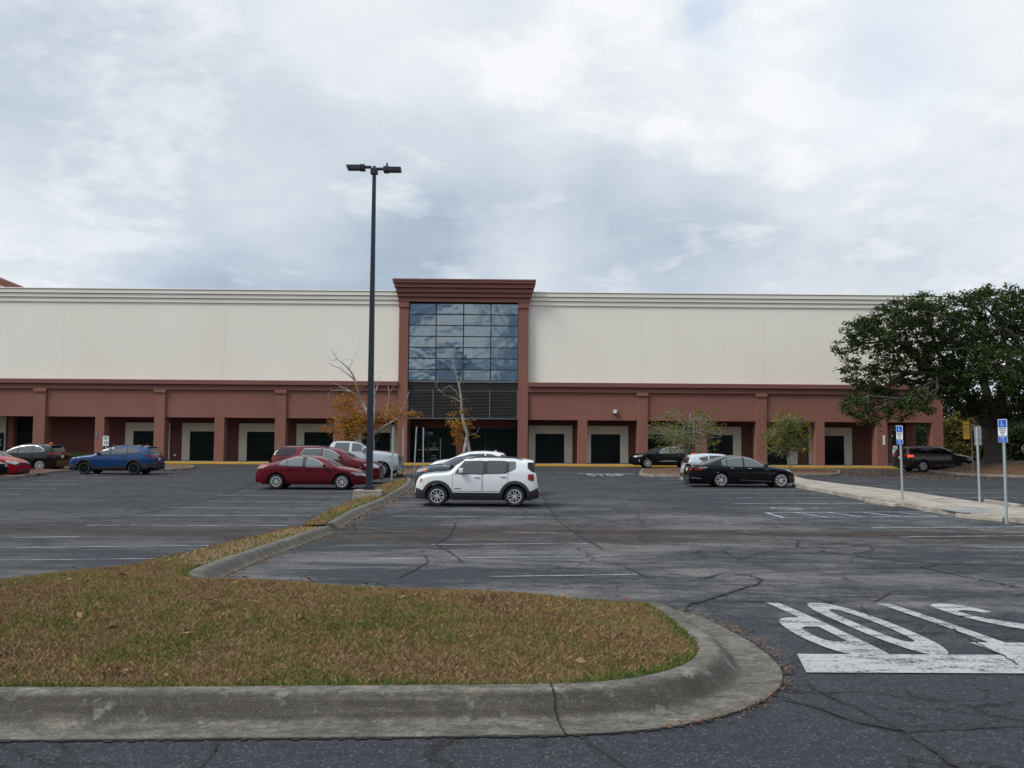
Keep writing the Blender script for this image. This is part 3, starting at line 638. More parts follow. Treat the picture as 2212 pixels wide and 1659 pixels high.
def island(pts, what, mound=.05, reach=1.0, smooth_=True, step=1.0):
    if smooth_: pts = [tuple(v)[:2] for v in catmull([(a, b, 0) for a, b in pts], .6, closed=True)]
    i_ = ring_kerb('kerb', pts, M['gutter'], 'concrete kerb round ' + what)
    zf = lambda P: surf_z(P, i_, mound, reach, .12)
    turf('mulch', i_, M['mulch'], zf, step, 'leaf strewn mulch filling ' + what)
    return i_, zf
isl_r, z_r = island([tuple(gp(x, y, 0))[:2] for x, y in [(1384, 1021), (1392, 1029), (1500, 1031.5), (1650, 1031), (1790, 1029), (1815, 1024), (1790, 1017.5), (1600, 1016.5), (1410, 1016)]], 'the island with the two young trees')
isl_l, z_l = island([(gp(-60, 1047).x, gp(-60, 1047).y), (gp(0, 1038.5).x, gp(0, 1038.5).y), (gp(75, 1028.5).x, gp(75, 1028.5).y), (gp(140, 1020.3).x, gp(140, 1020.3).y), (gp(200, 1018).x, gp(200, 1018).y), (gp(300, 1018).x, gp(300, 1018).y), (gp(390, 1016.5).x, gp(390, 1016.5).y),
                     (gp(420, 1012).x, gp(420, 1012).y), (gp(395, 1008).x, gp(395, 1008).y), (gp(250, 1007).x, gp(250, 1007).y), (gp(120, 1009).x, gp(120, 1009).y), (gp(60, 1019).x, gp(60, 1019).y), (gp(-60, 1031).x, gp(-60, 1031).y)], 'the long island on the left', step=1.0)
isl_m, z_m = island([tuple(gp(x, y, 0))[:2] for x, y in [(852, 1027), (872, 1030), (905, 1027), (940, 1024), (1075, 1024), (1092, 1020), (1075, 1015.5), (940, 1015), (880, 1016)]], 'the end island in front of the entrance')
oak_isl, z_o = island([(28.2, 60.5), (28.6, 57), (31, 55.6), (36, 55.2), (48, 55.2), (52, 58), (52, 67), (46, 69), (32, 69), (29, 66)], 'the mound round the big oak', mound=.62, reach=4.0)
# litter of fallen leaves
def litter(name, P, z, size, label, flat=True):
    n = len(P); a = rng.uniform(0, 2 * np.pi, n); s_ = size * rng.uniform(.5, 1.4, n); tl = rng.uniform(-.4, .4, (n, 4)) * s_[:, None]
    V = np.zeros((n, 4, 3))
    for k, (u, v) in enumerate([(-1, 0), (0, -.45), (1, 0), (0, .45)]):
        V[:, k, 0] = P[:, 0] + (np.cos(a) * u - np.sin(a) * v) * s_ / 2; V[:, k, 1] = P[:, 1] + (np.sin(a) * u + np.cos(a) * v) * s_ / 2; V[:, k, 2] = z + .012 + np.abs(tl[:, k])
    return tag(fastmesh(name, V.reshape(-1, 3), 4, M['litter']), label, 'leaves', kind='stuff')
pp = np.array(path); L1 = []
nz = pp[int(NP * .55):]
for i in range(1500):
    q = pp[rng.integers(int(NP * .58), NP)]; L1.append(q + rng.normal(0, .03, 2) + np.array([abs(rng.normal(0, .10)), -abs(rng.normal(0, .03))]))
for i in range(500): q = pp[rng.integers(int(NP * nose_i * .8), int(NP * nose_i * 1.02))]; L1.append(q + np.array([abs(rng.normal(0, .05)) + .01, rng.normal(0, .04)]))
L1 = np.array(L1); litter('fallen_leaves', L1, gv(L1[:, 1]) + .008, .026, 'brown leaf fragments gathered along the foot of the kerb')
P3 = np.array(p2); L2 = P3[rng.integers(0, len(P3), 700)] + np.stack([np.abs(rng.normal(0, .22, 700)), rng.normal(0, .1, 700)], 1)
litter('fallen_leaves', L2, gv(L2[:, 1]), .07, 'brown leaves along the kerb of the far grass strip')
L3 = rng.uniform((-6, 6, ), (1.3, 10.4), (150, 2)); L3 = L3[inside(L3, gpoly)]; litter('fallen_leaves', L3, zmain(L3) + .03, .075, 'curled brown leaves lying on the near grass')
L4 = np.concatenate([rng.uniform((-28, 46), (-18, 56), (2600, 2)), rng.uniform((10, 57), (27, 60.5), (700, 2)), rng.uniform((20, 52), (45, 66), (5200, 2))])
keep = ~inside(L4, isl_l); z4 = np.where(inside(L4, isl_r), z_r(L4), np.where(inside(L4, isl_l), z_l(L4), np.where(inside(L4, oak_isl), z_o(L4), gv(L4[:, 1]))))
kk = inside(L4, isl_l) | inside(L4, isl_r) | inside(L4, oak_isl) | (L4[:, 0] > 20) | (rng.random(len(L4)) < .12); L4 = L4[kk]; z4 = z4[kk]
litter('fallen_leaves', L4, z4, .10, 'brown oak leaves scattered round the islands near the store')

# raised concrete walk with its ramp
wk = [(1700, 1029), (1712, 1052.5), (1760, 1061), (1875.6, 1083), (1954, 1095), (2025.5, 1109.4), (2071, 1116), (2150, 1125), (2240, 1133.5)]
wt = [(2260, 1101), (2179, 1096), (2117, 1086), (1957, 1062.5), (1817, 1046.5), (1740, 1036)]
wp = [tuple(gp(x, y))[:2] for x, y in wk] + [tuple(gp(x, y, .12))[:2] for x, y in wt] 
wp = [(a + .0, b) for a, b in wp]
bm = bmesh.new(); bm.faces.new([bm.verts.new((p[0], p[1], 0)) for p in wp]); y = 20.0
while y < 70: bmesh.ops.bisect_plane(bm, geom=bm.verts[:] + bm.edges[:] + bm.faces[:], plane_co=(0, y, 0), plane_no=(0, 1, 0)); y += .5
bmesh.ops.recalc_face_normals(bm, faces=bm.faces)
if sum(f.normal.z for f in bm.faces) < 0: bmesh.ops.reverse_faces(bm, faces=bm.faces)
ex = bmesh.ops.extrude_face_region(bm, geom=bm.faces[:]); tops = [v for v in ex['geom'] if isinstance(v, bmesh.types.BMVert)]
for v in bm.verts: v.co.z = g(v.co.y) - .05
ramp_c = gp(2120, 1108, .1)
for v in tops: v.co.z = g(v.co.y) + .15
bmesh.ops.recalc_face_normals(bm, faces=bm.faces); me = bpy.data.meshes.new('sidewalk'); bm.to_mesh(me); bm.free(); me.materials.append(M['walk'])
o = bpy.data.objects.new('sidewalk', me); COL.objects.link(o); tag(o, 'raised concrete walk between the accessible bays', kind='structure')
pad = sheet('tactile_pad', [tuple(gp(x, y, .15))[:2] for x, y in [(2030, 1100), (2080, 1108), (2160, 1108), (2120, 1100)]], mat('worn_grey_paint', (.20, .21, .23), .8), .155, label='grey painted patch on the concrete walk')

# wheel stops
def wheel_stop(a, b, label):
    a, b = Vector(a), Vector(b); c = (a + b) / 2; L = (b - a).length; ang = math.atan2(b.y - a.y, b.x - a.x)
    mb = MB(); prof = [(-.09, 0), (-.075, .10), (-.05, .125), (.05, .125), (.075, .10), (.09, 0)]
    mb.prism(prof, 'x', -L / 2, L / 2); o = mb.build('wheel_stop', M['wstop']); o.location = (c.x, c.y, g(c.y) + .004); o.rotation_euler.z = ang
    tag(o, label, 'wheel stop', 'concrete wheel stops')
def wsp(x0, y0, x1, y1, label):
    p, q = gp(x0, y0), gp(x1, y1); wheel_stop(p, q, label)
wsp(1873, 1084, 1939, 1097, 'concrete wheel stop beside the nearer-left blue accessible sign post')
wsp(2068, 1117, 2169, 1128, 'concrete wheel stop at the foot of the tall right-hand accessible sign post')
wsp(2130, 1085, 2208, 1099, 'concrete wheel stop on the far side of the walk at the right edge')
wsp(866, 1029, 888, 1023, 'broken concrete wheel stop below the bare sign posts by the pickup')
wsp(856, 1050, 866, 1046, 'small concrete wheel stop in front of the dark red crossover')
# ------------------------------------------------------------------ the store building
TH = R(.6); BY = 72.0
U_, N_ = Vector((math.cos(TH), math.sin(TH), 0)), Vector((-math.sin(TH), math.cos(TH), 0))
def bl(px, py, v=0.0):
    d = ray(px, py); c = Vector((0, BY, 0)) + N_ * v; k = (c.dot(N_)) / d.dot(N_); p = Vector((0, 0, CAMZ)) + d * k - Vector((0, BY, 0)); return p.dot(U_), p.z
def bu(px, v=0.0, py=930): return bl(px, py, v)[0]
def bz(py, px=1106, v=0.0): return bl(px, py, v)[1]
B = empty('store_building', (0, BY, 0), TH, label='long cream and terracotta department store with an arcade and a glass entrance tower', cat='building')
uL, uR = -52.0, bu(2038)
gB = -.12; FL = .04                                   # ground and arcade floor level
zs, zf, zm2, zm1 = bz(907.5, 1250), bz(848, 1250), bz(837, 1250), bz(827, 1250)  # soffit, top of fascia face, mouldings
zc0, zct = bz(660, 1250), bz(631, 1250)               # cornice bottom and top
tu0, tu1 = bu(858), bu(1140.5)                        # tower pilasters
zt0, ztt = bz(654), bz(607.2)
def bx(name, m, u0, u1, v0, v1, z0, z1, parent=B): return MB().box(u0, u1, v0, v1, z0, z1).build(name, m, parent)
# upper walls, set between tower and ends, with expansion joints as fine grooves
for (a, b_, lab) in ((uL, tu0 + .0, 'left'), (tu1, uR, 'right')):
    joints = [bu(x, .3) for x in ((130, 480) if lab == 'left' else (1388, 1652))]
    edges = [a] + joints + [b_]; mb = MB()
    for i in range(len(edges) - 1): mb.box(edges[i] + (.006 if i else 0), edges[i + 1] - (.006 if i < len(edges) - 2 else 0), .30, .6, zm1 + .003, zc0)
    mb.box(a, b_, .315, .62, zm1 + .003, zc0 + .2)
    mb.build('upper_wall', M['cream'], B)
    h = (zct - zc0) / 3.3; mb = MB()
    for i in range(3): mb.cbox(a, b_ if lab == 'left' else b_ + .12 * i, .30 - .09 * (i + 1), .7, zc0 + h * i + (.03 if i else 0), zc0 + h * (i + 1), .015)
    mb.box(a, b_, .35, .68, zc0, zct - .05); mb.cbox(a, b_ + (0 if lab == 'left' else .3), -.03, .75, zc0 + 3 * h + .02, zct, .02)
    mb.build('cornice', M['cream'], B)
    mb = MB(); mb.box(a, b_, .06, .62, zs, zf); mb.build('fascia', M['red'], B)
    mb = MB(); mb.cbox(a, b_ + (0 if lab == 'left' else .12), -.10, .62, zf, zm2 - .02, .012); mb.cbox(a, b_ + (0 if lab == 'left' else .2), -.26, .62, zm2, zm1, .03); mb.box(a, b_, 0, .61, zm2 - .03, zm2 + .01)
    mb.build('moulding', M['redcap'], B)
bx('roof', M['cream'], uL, uR, .7, 60, zct - .6, zct - .5); bx('side_wall', M['cream'], uR - .3, uR, .7, 60, zm1, zct - .1)
bx('side_fascia', M['red'], uR - .5, uR, .62, 25, zs, zm1); bx('side_wall', M['red'], uR - .4, uR, 25, 60, gB, zm1)
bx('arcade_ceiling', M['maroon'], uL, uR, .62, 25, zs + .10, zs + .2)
bx('arcade_floor', M['kerb'], uL, uR + .6, -1.15, 25, gB - .1, FL)
mb = MB(); mb.cbox(uL, uR + .6, -1.35, -1.155, gB - .1, FL + .005, .02); mb.build('kerb_yellow', M['yellow'], B)
# columns: tall pilasters with caps between plain piers
CT = [(72, 97), (333, 355.5), (594, 617), (1377, 1399), (1634, 1656), (1893, 1916)]
CP = [(204.8, 224.7), (463, 484), (722, 744), (1248.5, 1268.5), (1506, 1527), (1762, 1781), (2014, 2037.5)]
def pil(a, b_):
    u0, u1 = bu(a), bu(b_); mb = MB(); mb.box(u0, u1, -.08, .95, FL, bz(856, 1377)); mb.cbox(u0 - .06, u1 + .06, -.17, .5, bz(856, 1377), zf - .004, .02); mb.build('pilaster', M['red'], B)
for a, b_ in CT: pil(a, b_)
for u in (bu(-189), bu(-450)): MB().box(u, u + .8, -.08, .95, FL, zf - .01).build('pilaster', M['red'], B)
for a, b_ in CP: bx('pier', M['red'], bu(a, .062), bu(b_, .062), .062, 1.0, FL, zs - .002)
for u in (bu(-57), bu(-320)): bx('pier', M['red'], u, u + .72, .062, 1.0, FL, zs - .002)
for v in (4.7, 9.4, 14.1, 18.8): bx('pier', M['red'], uR - .95, uR - .06, v, v + .8, FL, zs + .09)
# ground floor back wall with cream window surrounds and dark shop windows
VB = 2.7
uE = bu(1905, VB)
zw0, zw1, zwt = FL + .02, bz(937.5, 1250, VB - .1), bz(919.6, 1250, VB - .12)
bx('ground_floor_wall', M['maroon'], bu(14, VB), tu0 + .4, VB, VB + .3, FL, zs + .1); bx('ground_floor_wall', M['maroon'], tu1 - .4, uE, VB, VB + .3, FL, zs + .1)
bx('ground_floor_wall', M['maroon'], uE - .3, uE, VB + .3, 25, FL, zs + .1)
bx('recess_shade_sheet', M['black'], bu(22, VB) , bu(97, VB), VB - .03, VB - .01, FL, zs + .1)  # flat black sheet on the wall, painting the shade of a deep recess
W_ = [(270.6, 367, 288.4, 349), (393.5, 489.9, 410.7, 472), (516.3, 612.7, 533.8, 595), (640.7, 737, 657.3, 719.8), (764, 860, 782, 844),
      (1142, 1236.3, 1156.5, 1219), (1262, 1357, 1276.5, 1339.6), (1384, 1479, 1398.5, 1462.7), (1506, 1601, 1521, 1583), (1627, 1722, 1642, 1704), (1747, 1840, 1764, 1823)]
for (a, b_, c, d) in W_:
    u0, u1 = bu(a, VB - .12), bu(b_, VB - .12); w0, w1 = bu(c, VB - .1), bu(d, VB - .1)
    mb = MB(); mb.box(u0, w0, VB - .12, VB - .002, zw0, zwt); mb.box(w1, u1, VB - .12, VB - .002, zw0, zwt); mb.box(w0, w1, VB - .12, VB - .002, zw1, zwt)
    wsur = mb.build('window', M['creamd'], B)
    bx('pane', M['store'], w0, w1, VB - .03, VB - .01, zw0, zw1, wsur)
    mb = MB(); t_ = .025
    for q in (w0, (w0 + w1) / 2 - t_ / 2, w1 - t_): mb.box(q, q + t_, VB - .06, VB - .031, zw0, zw1)
    for q in (zw0, zw0 + (zw1 - zw0) * .42, zw0 + (zw1 - zw0) * .74, zw1 - t_): mb.box(w0 + t_, (w0 + w1) / 2 - t_ / 2, VB - .057, VB - .031, q, q + t_); mb.box((w0 + w1) / 2 + t_ / 2, w1 - t_, VB - .057, VB - .031, q, q + t_)
    mb.build('frame', M['dkmetal'], wsur)
# shop unit at the far left of the arcade with its end wall
ua = bu(14, VB)
wsur = bx('window', M['creamd'], uL, ua, VB - .1, VB, bz(908.6 + 26, 5, VB), zs + .1); bx('pane', M['store'], uL, ua - .12, VB - .05, VB, FL, bz(934, 5, VB), wsur); bx('frame', M['bar'], ua - .12, ua, VB - .09, VB, FL, bz(934, 5, VB), wsur)
bx('frame', M['bar'], ua - .5, ua - .125, VB - .08, VB - .052, bz(976, 5, VB), bz(974, 5, VB), wsur)
bx('pier', M['red'], bu(17, VB - .6), bu(29, VB - .6), VB - .6, VB - .02, FL, zs + .1)
text('T', .38, 'lettering', M['white'], B, (bu(1.5, VB - .09), VB - .09, bz(953, 3, VB))); text('TS', .2, 'lettering', M['white'], B, (bu(1, VB - .09), VB - .09, bz(961, 3, VB)))
# entrance tower
for a, b_ in ((858.7, 879.0), (1118.5, 1140)):
    u0, u1 = bu(a, -.12), bu(b_, -.12); mb = MB(); mb.box(u0, u1, -.12, 2.9, FL, zt0 - .45); mb.cbox(u0 - .05, u1 + .05, -.20, 1.2, zt0 - .45, zt0 + .02, .02); mb.build('tower_pilaster', M['red'], B)
mb = MB(); L_ = [855.6, 853.5, 850.5, 847.0, 843.3]; Rr = [1144, 1146.5, 1149.5, 1152.5, 1155.7]; hh = (ztt - zt0) / 5
for i in range(5):
    vv = -.24 - .13 * i; mb.cbox(bu(L_[i], vv), bu(Rr[i], vv), vv, 1.3, zt0 + hh * i + (.035 if i else 0), zt0 + hh * (i + 1) - (.0 if i < 4 else .12), .015)
vv = -.24 - .13 * 4; mb.cbox(bu(842.8, vv), bu(1156.2, vv), vv - .04, 1.4, ztt - .12, ztt, .01); mb.box(bu(857), bu(1142), 0, 1.25, zt0 + .05, ztt - .1)
mb.build('tower_cornice', M['redcap'], B)
bx('tower_wall', M['red'], bu(859, .6), bu(1139.5, .6), 1.0, 6, zs + .2, ztt - .3)
ug0, ug1 = bu(880, .35), bu(1118, .35); zg0, zg1 = bz(822.5, 1000, .35), bz(656, 1000, .35)
cw = MB(); tg = MB(); du = (ug1 - ug0) / 4; dz = (zg1 - zg0) / 7
cwall = MB(); 
for i in range(5): cwall.box(ug0 + du * i - .04, ug0 + du * i + .04, .27, .40, zg0, zg1)
for j in range(8):
    for i in range(4): cwall.box(ug0 + du * i + .04, ug0 + du * (i + 1) - .04, .275, .40, zg0 + dz * j - .035, zg0 + dz * j + .035)
cwo = cwall.build('curtain_wall', M['dkmetal'], B)
for j in range(7):
    for i in range(4):
        # panes sit a fraction of a degree out of true, as glazed units do
        a0 = rng.normal(0, .0022, 2); u0, u1, z0, z1 = ug0 + du * i + .04, ug0 + du * (i + 1) - .04, zg0 + dz * j + .035, zg0 + dz * (j + 1) - .035
        e_ = [.33 + a0[0] * s1 + a0[1] * s2 for s1, s2 in ((-1, -1), (1, -1), (1, 1), (-1, 1))]
        mk('pane', [(u0, e_[0], z0), (u1, e_[1], z0), (u1, e_[2], z1), (u0, e_[3], z1)], [(0, 1, 2, 3)], M['tglass'], cwo)
bx('tower_sill', M['greymetal'], ug0 + .02, ug1 - .02, .05, .60, bz(826, 1000), zg0 - .04)
mb = MB(); mb.box(ug0 + .02, ug1 - .02, .16, .6, bz(842.5, 1000), bz(827, 1000)); 
for px in (941, 1000, 1058): mb.tube([(bu(px), .1, bz(829)), (bu(px), -.12, bz(829)), (bu(px), -.12, bz(831.5))], .06, 8)
mb.build('sill_band', M['dkmetal'], B)
lz0, lz1 = bz(903, 1000), bz(843.5, 1000); mb = MB(); k = 19
for i in range(k):
    z = lz0 + (lz1 - lz0) * (i + .5) / k; hgt = (lz1 - lz0) / k * .30
    mb.add([(ug0 + .03, -.02, z - hgt), (ug1 - .03, -.02, z - hgt), (ug1 - .03, .12, z + hgt), (ug0 + .03, .12, z + hgt), (ug0 + .03, -.02, z - hgt + .03), (ug1 - .03, -.02, z - hgt + .03), (ug1 - .03, .12, z + hgt + .03), (ug0 + .03, .12, z + hgt + .03)],
           [(0, 1, 2, 3), (7, 6, 5, 4), (0, 4, 5, 1), (2, 6, 7, 3), (1, 5, 6, 2), (0, 3, 7, 4)])
lo_ = mb.build('louvre_screen', M['louvre'], B)
mb = MB()
for px in (880.5, 934.8, 1057.5, 1117): mb.box(bu(px) - .03, bu(px) + .03, -.06, .12, lz0 - .03, lz1 + .05)
mb.box(ug0, ug1, -.05, .1, lz0 - .07, lz0 - .01); mb.build('louvre_frame', M['greymetal'], lo_)
bx('louvre_backing', M['black'], ug0, ug1, .3, .4, lz0 - .05, lz1 + .1, lo_)
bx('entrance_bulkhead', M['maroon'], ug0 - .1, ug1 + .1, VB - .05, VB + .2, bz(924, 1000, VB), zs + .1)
sf = bx('storefront', M['dkmetal'], ug0 - .1, ug1 + .1, VB + .02, VB + .2, bz(926, 1000, VB), bz(924.2, 1000, VB))
zk0, zk1 = FL, bz(926, 1000, VB)
bx('pier', M['red'], bu(985.8, VB - .5), bu(1000.7, VB - .5), VB - .5, VB + .3, FL, bz(924, 1000, VB) - .005)
for a, b_ in ((876, 900), (951, 985.8), (1000.7, 1050), (1050, 1119)):
    p_ = bx('pane', M['store'], bu(a, VB), bu(b_, VB) - .05, VB + .05, VB + .08, zk0 + .08, zk1, sf)
    bx('mullion', M['dkmetal'], bu(b_, VB) - .05, bu(b_, VB), VB, VB + .1, zk0, zk1, sf)
bx('transom', M['dkmetal'], bu(900, VB), bu(951, VB), VB + .01, VB + .09, bz(941, 925, VB), bz(940, 925, VB), sf)
bx('pane', M['store'], bu(900, VB) , bu(951, VB), VB + .05, VB + .08, bz(940, 925, VB), zk1, sf)
text('1700', .34, 'house_number', M['doorgrey'], B, (bu(926.5, VB), VB + .03, bz(936, 926, VB)))
zd = bz(941, 925, VB)
for (a, b_, s_) in ((901, 925.3, 1), (925.8, 950, -1)):
    u0, u1 = bu(a, VB), bu(b_, VB); mb = MB(); mb.box(u0, u0 + .06, VB, VB + .06, zk0, zd - .01); mb.box(u1 - .06, u1, VB, VB + .06, zk0, zd - .01); mb.box(u0 + .06, u1 - .06, VB + .003, VB + .06, zk0, zk0 + .2); mb.box(u0 + .06, u1 - .06, VB + .003, VB + .06, zd - .09, zd - .01)
    dr = mb.build('door', M['dkmetal'], B); bx('pane', M['store'], u0 + .06, u1 - .06, VB + .02, VB + .04, zk0 + .2, zd - .09, dr)
    zb_ = bz(971.5, 925, VB); mb = MB(); mb.tube([(u0 + .1, VB - .05, zb_), (u1 - .1, VB - .05, zb_)], .028, 8)
    ue = u1 - .1 if s_ == 1 else u0 + .1
    mb.tube([(ue, VB, zb_ - .16), (ue + .0, VB - .08, zb_ - .13), (ue, VB - .08, zb_ + .13), (ue, VB, zb_ + .16)], .02, 6); mb.build('handle', M['bar'], dr)
for i, (wd, yy) in enumerate([('DEPARTMENT', 957), ('OF', 959.4), ('SERVICES', 961.8), ('OPEN', 966), ('MONDAY-FRIDAY', 968), ('8 AM TO 5 PM', 970), ('ENTRANCE', 984), ('PLEASE USE', 988), ('OTHER DOORS', 992)]):
    if i in (0, 1, 2): wd = ['ENTRANCE', 'IN', 'REAR'][i]
    text(wd, .085, 'door_lettering', M['doorgrey'], B, (bu(938, VB), VB + .012, bz(yy, 938, VB)))
bx('pale_door_strip', M['bar'], bu(951.6, VB), bu(952.6, VB), VB - .03, VB + .0, FL, bz(947, 951, VB))  # thin pale upright strip beside the right-hand door
bx('tower_recess_wall', M['black'], ug0 - .3, ug1 + .3, VB + .3, VB + .4, FL, zs + .1)
# small fittings on the building
def fit(name, m, px, py, wu, hz, v0, v1, lab, cat):
    u, z = bl(px, py, v0); o = MB().cbox(u - wu / 2, u + wu / 2, v0 - v1, v0, z - hz / 2, z + hz / 2, .02).build(name, m, B); return o
fit('security_camera', M['white'], 1328.5, 889.5, .24, .28, .055, .25, '', ''); fit('camera_bracket', M['dkmetal'], 1328.5, 893.5, .3, .1, .055, .16, '', '')
fit('wall_plate', M['alsign'], 209, 939, .12, .45, .060, .03, '', ''); fit('outlet_box', M['white'], 378, 983, .2, .17, VB - .003, .06, '', '')
fit('wall_plate', M['white'], 1909.5, 951, .18, .75, -.083, .03, '', ''); fit('wall_light', M['dkmetal'], 378, 926, .4, .12, VB - .003, .14, '', ''); fit('wall_light', M['dkmetal'], 1473, 930, .25, .15, VB - .003, .14, '', '')
# second building whose terracotta gable shows over the parapet at far left
NB = empty('neighbouring_building', (0, 0, 0), 0, label='terracotta gable roof showing above the parapet at the far left', cat='building')
Yn = 100; e1, e2, e3 = at(36, 616, Yn), at(0, 602.8, Yn), at(-300, 480, Yn)
mb = MB(); mb.prism([(e1.x, e1.z), (e3.x, e3.z), (e3.x, e3.z - 1.9), (e1.x + .2, e1.z - .7)], 'y', Yn, Yn + 3); mb.build('roof', M['redcap'], NB)
mb = MB(); mb.prism([(e1.x - 2.5, -1), (e3.x, -1), (e3.x, e3.z - 1.9), (e1.x - 2.5, e1.z - .9)], 'y', Yn + 1.2, Yn + 20); mb.build('wall', M['red'], NB)

# ------------------------------------------------------------------ lamp post
lp = gp(797, 1078); LY = lp.y; lb = g(LY); top = at(806, 362, LY)
LP = empty('lamp_post', (lp.x, LY, lb), 0, label='tall dark double-headed lamp post on a concrete footing in the grass strip', cat='lamp post')
H = top.z - lb; mb = MB(); mb.cbox(-.54, .50, -.34, .34, -.3, .34, .03); mb.build('footing', M['wstop'], LP)
bs = .34; mb = MB(); mb.cbox(-.20, .20, -.20, .20, bs, bs + .05, .01); mb.cbox(-.175, .175, -.175, .175, bs + .05, bs + .16, .02); mb.build('base_plate', M['pole'], LP)
mb = MB(); r0, r1 = .115, .062; mb.add([(s1 * r, s2 * r, z) for r, z in ((r0, bs + .1), (r1, H - .15)) for s1, s2 in ((-1, -1), (1, -1), (1, 1), (-1, 1))], [(0, 1, 5, 4), (1, 2, 6, 5), (2, 3, 7, 6), (3, 0, 4, 7), (4, 5, 6, 7)]); mb.build('pole', M['pole'], LP)
mb = MB(); mb.cbox(-.14, .13, -.10, .10, H - .26, H - .02, .02); mb.tube([(-.0, 0, H - .25), (0, 0, H + .05)], .055, 10); mb.build('bracket', M['pole'], LP)
for sx in (-1, 1):
    zz_ = H - .055 * sx * .6 - .03; mb = MB(); mb.cbox(min(sx * .1, sx * .5), max(sx * .1, sx * .5), -.05, .05, zz_ - .04, zz_ + .06, .02); ar = mb.build('arm', M['pole'], LP)
    mb = MB(); mb.cbox(min(sx * .34, sx * .56), max(sx * .34, sx * .56), -.15, .15, zz_ - .13, zz_ + .10, .04)
    a0, a1 = sx * .5, sx * 1.0; mb.prism([(a0, zz_ + .06), (a1 + sx * (.04 if sx < 0 else 0), zz_ + .06), (a1, zz_ - .09), (a0, zz_ - .09)], 'y', -.17, .17)
    if sx > 0: mb.tube([(.47, 0, zz_ + .08), (.47, 0, zz_ + .24)], .035, 8)
    mb.build('luminaire', M['pole'], ar)

# ------------------------------------------------------------------ signs on posts
def upost(h, w_=.06):
    mb = MB(); d = w_ * .5; mb.prism([(-w_ / 2, 0), (-w_ * .42, -d), (w_ * .42, -d), (w_ / 2, 0), (w_ * .36, 0), (w_ * .28, -d * .65), (-w_ * .28, -d * .65), (-w_ * .36, 0)], 'z', -.2, h); return mb
def rrect(w_, h, r=.03, n=4):
    P = []
    for cx, cy, a0 in ((w_ / 2 - r, h / 2 - r, 0), (-w_ / 2 + r, h / 2 - r, 90), (-w_ / 2 + r, -h / 2 + r, 180), (w_ / 2 - r, -h / 2 + r, 270)):
        for i in range(n + 1): P.append((cx + r * math.cos(R(a0 + 90 * i / n)), cy + r * math.sin(R(a0 + 90 * i / n))))
    return P
def plate(w_, h, zc, m, parent, y0, y1, name, r=.03):
    mb = MB(); mb.prism([(a, b + zc) for a, b in rrect(w_, h, r)], 'y', y0, y1); return mb.build(name, m, parent)
def post_root(pxb, pyb, pxt, pyt, label, cat, group=None, up=0.0, rz=0.0, Y=None):
    p = gp(pxb, pyb, up) if Y is None else at(pxb, pyb, Y); t_ = at(pxt, pyt, p.y); h = t_.z - p.z
    r = empty('sign_post', (p.x, p.y, p.z), rz, label=label, cat=cat, group=group); r.rotation_mode = 'QUATERNION'; r.rotation_quaternion = Vector((0, 0, 1)).rotation_difference(Vector((t_.x - p.x, 0, h))) @ Matrix.Rotation(rz, 3, 'Z').to_quaternion(); return r, h, p
def acc_sign(pxb, pyb, pxt, pyt, label, up=0.0, small=False, w_=.305, group='blue accessible parking signs', Y=None, rz=R(-70)):
    r, h, p = post_root(pxb, pyb, pxt, pyt, label, 'sign', group, up, rz, Y)
    upost(h - .02, .075 if not small else .06).build('post', M['galv'], r)
    H1 = .47 * w_ / .305; z0 = h - H1 / 2
    f = plate(w_, H1, z0, M['white'], r, -.055, -.045, 'sign_panel')
    hb = H1 * .46; plate(w_ * .88, hb, h - .015 - hb / 2, M['blue'], f, -.059, -.0552, 'symbol_panel', .01)
    s_ = hb / .34; c = (-.01, h - .015 - hb / 2); mb = MB()
    def bar(a, b, t): 
        a, b = Vector((a[0], a[1])) * s_, Vector((b[0], b[1])) * s_; d = (b - a).normalized() * t * s_ / 2; n_ = Vector((-d.y, d.x))
        mb.prism([(c[0] + q.x, c[1] + q.y) for q in (a - n_ - d, b - n_ + d, b + n_ + d, a + n_ - d)], 'y', -.063, -.0595)
    bar((-.02, .08), (-.015, -.03), .035); bar((-.015, -.03), (.05, -.035), .03); bar((.05, -.035), (.075, -.10), .028); bar((-.02, .04), (.035, .035), .018)
    mb.prism([(c[0] - .025 * s_ + .022 * s_ * math.cos(a), c[1] + .125 * s_ + .022 * s_ * math.sin(a)) for a in [i * math.pi / 5 for i in range(10)]], 'y', -.063, -.0595)
    A = [R(110 + 215 * i / 12) for i in range(13)]; ro, ri = .072 * s_, .052 * s_
    for a0, a1 in zip(A, A[1:]): mb.prism([(c[0] + q * math.cos(a), c[1] - .06 * s_ + q * math.sin(a)) for q, a in ((ro, a0), (ro, a1), (ri, a1), (ri, a0))], 'y', -.063, -.0595)
    mb.build('wheelchair_symbol', M['lblue'], f)
    for i, (wd, sz) in enumerate((('PARKING BY', .044), ('DISABLED', .044), ('PERMIT', .042), ('ONLY', .040))):
        if not small: text(wd, sz, 'lettering', M['ink'], f, (0, -.056, h - .015 - hb - .04 - i * .056))
    if not small:
        f2 = plate(w_, .17, h - H1 - .10, M['white'], r, -.055, -.045, 'fine_panel'); plate(w_ * .93, .15, h - H1 - .10, M['blue'], f2, -.059, -.0552, 'fine_face', .02)
        text('FINE', .07, 'lettering', M['lblue'], f2, (0, -.060, h - H1 - .068)); text('$250', .07, 'lettering', M['lblue'], f2, (0, -.060, h - H1 - .132))
    return r
acc_sign(1951, 1093, 1945, 919.5, 'blue and white accessible parking sign on the post left of the bare grey sign back')
acc_sign(2175.5, 1131, 2168, 905.5, 'tallest blue and white accessible parking sign, at the right beside the walk')
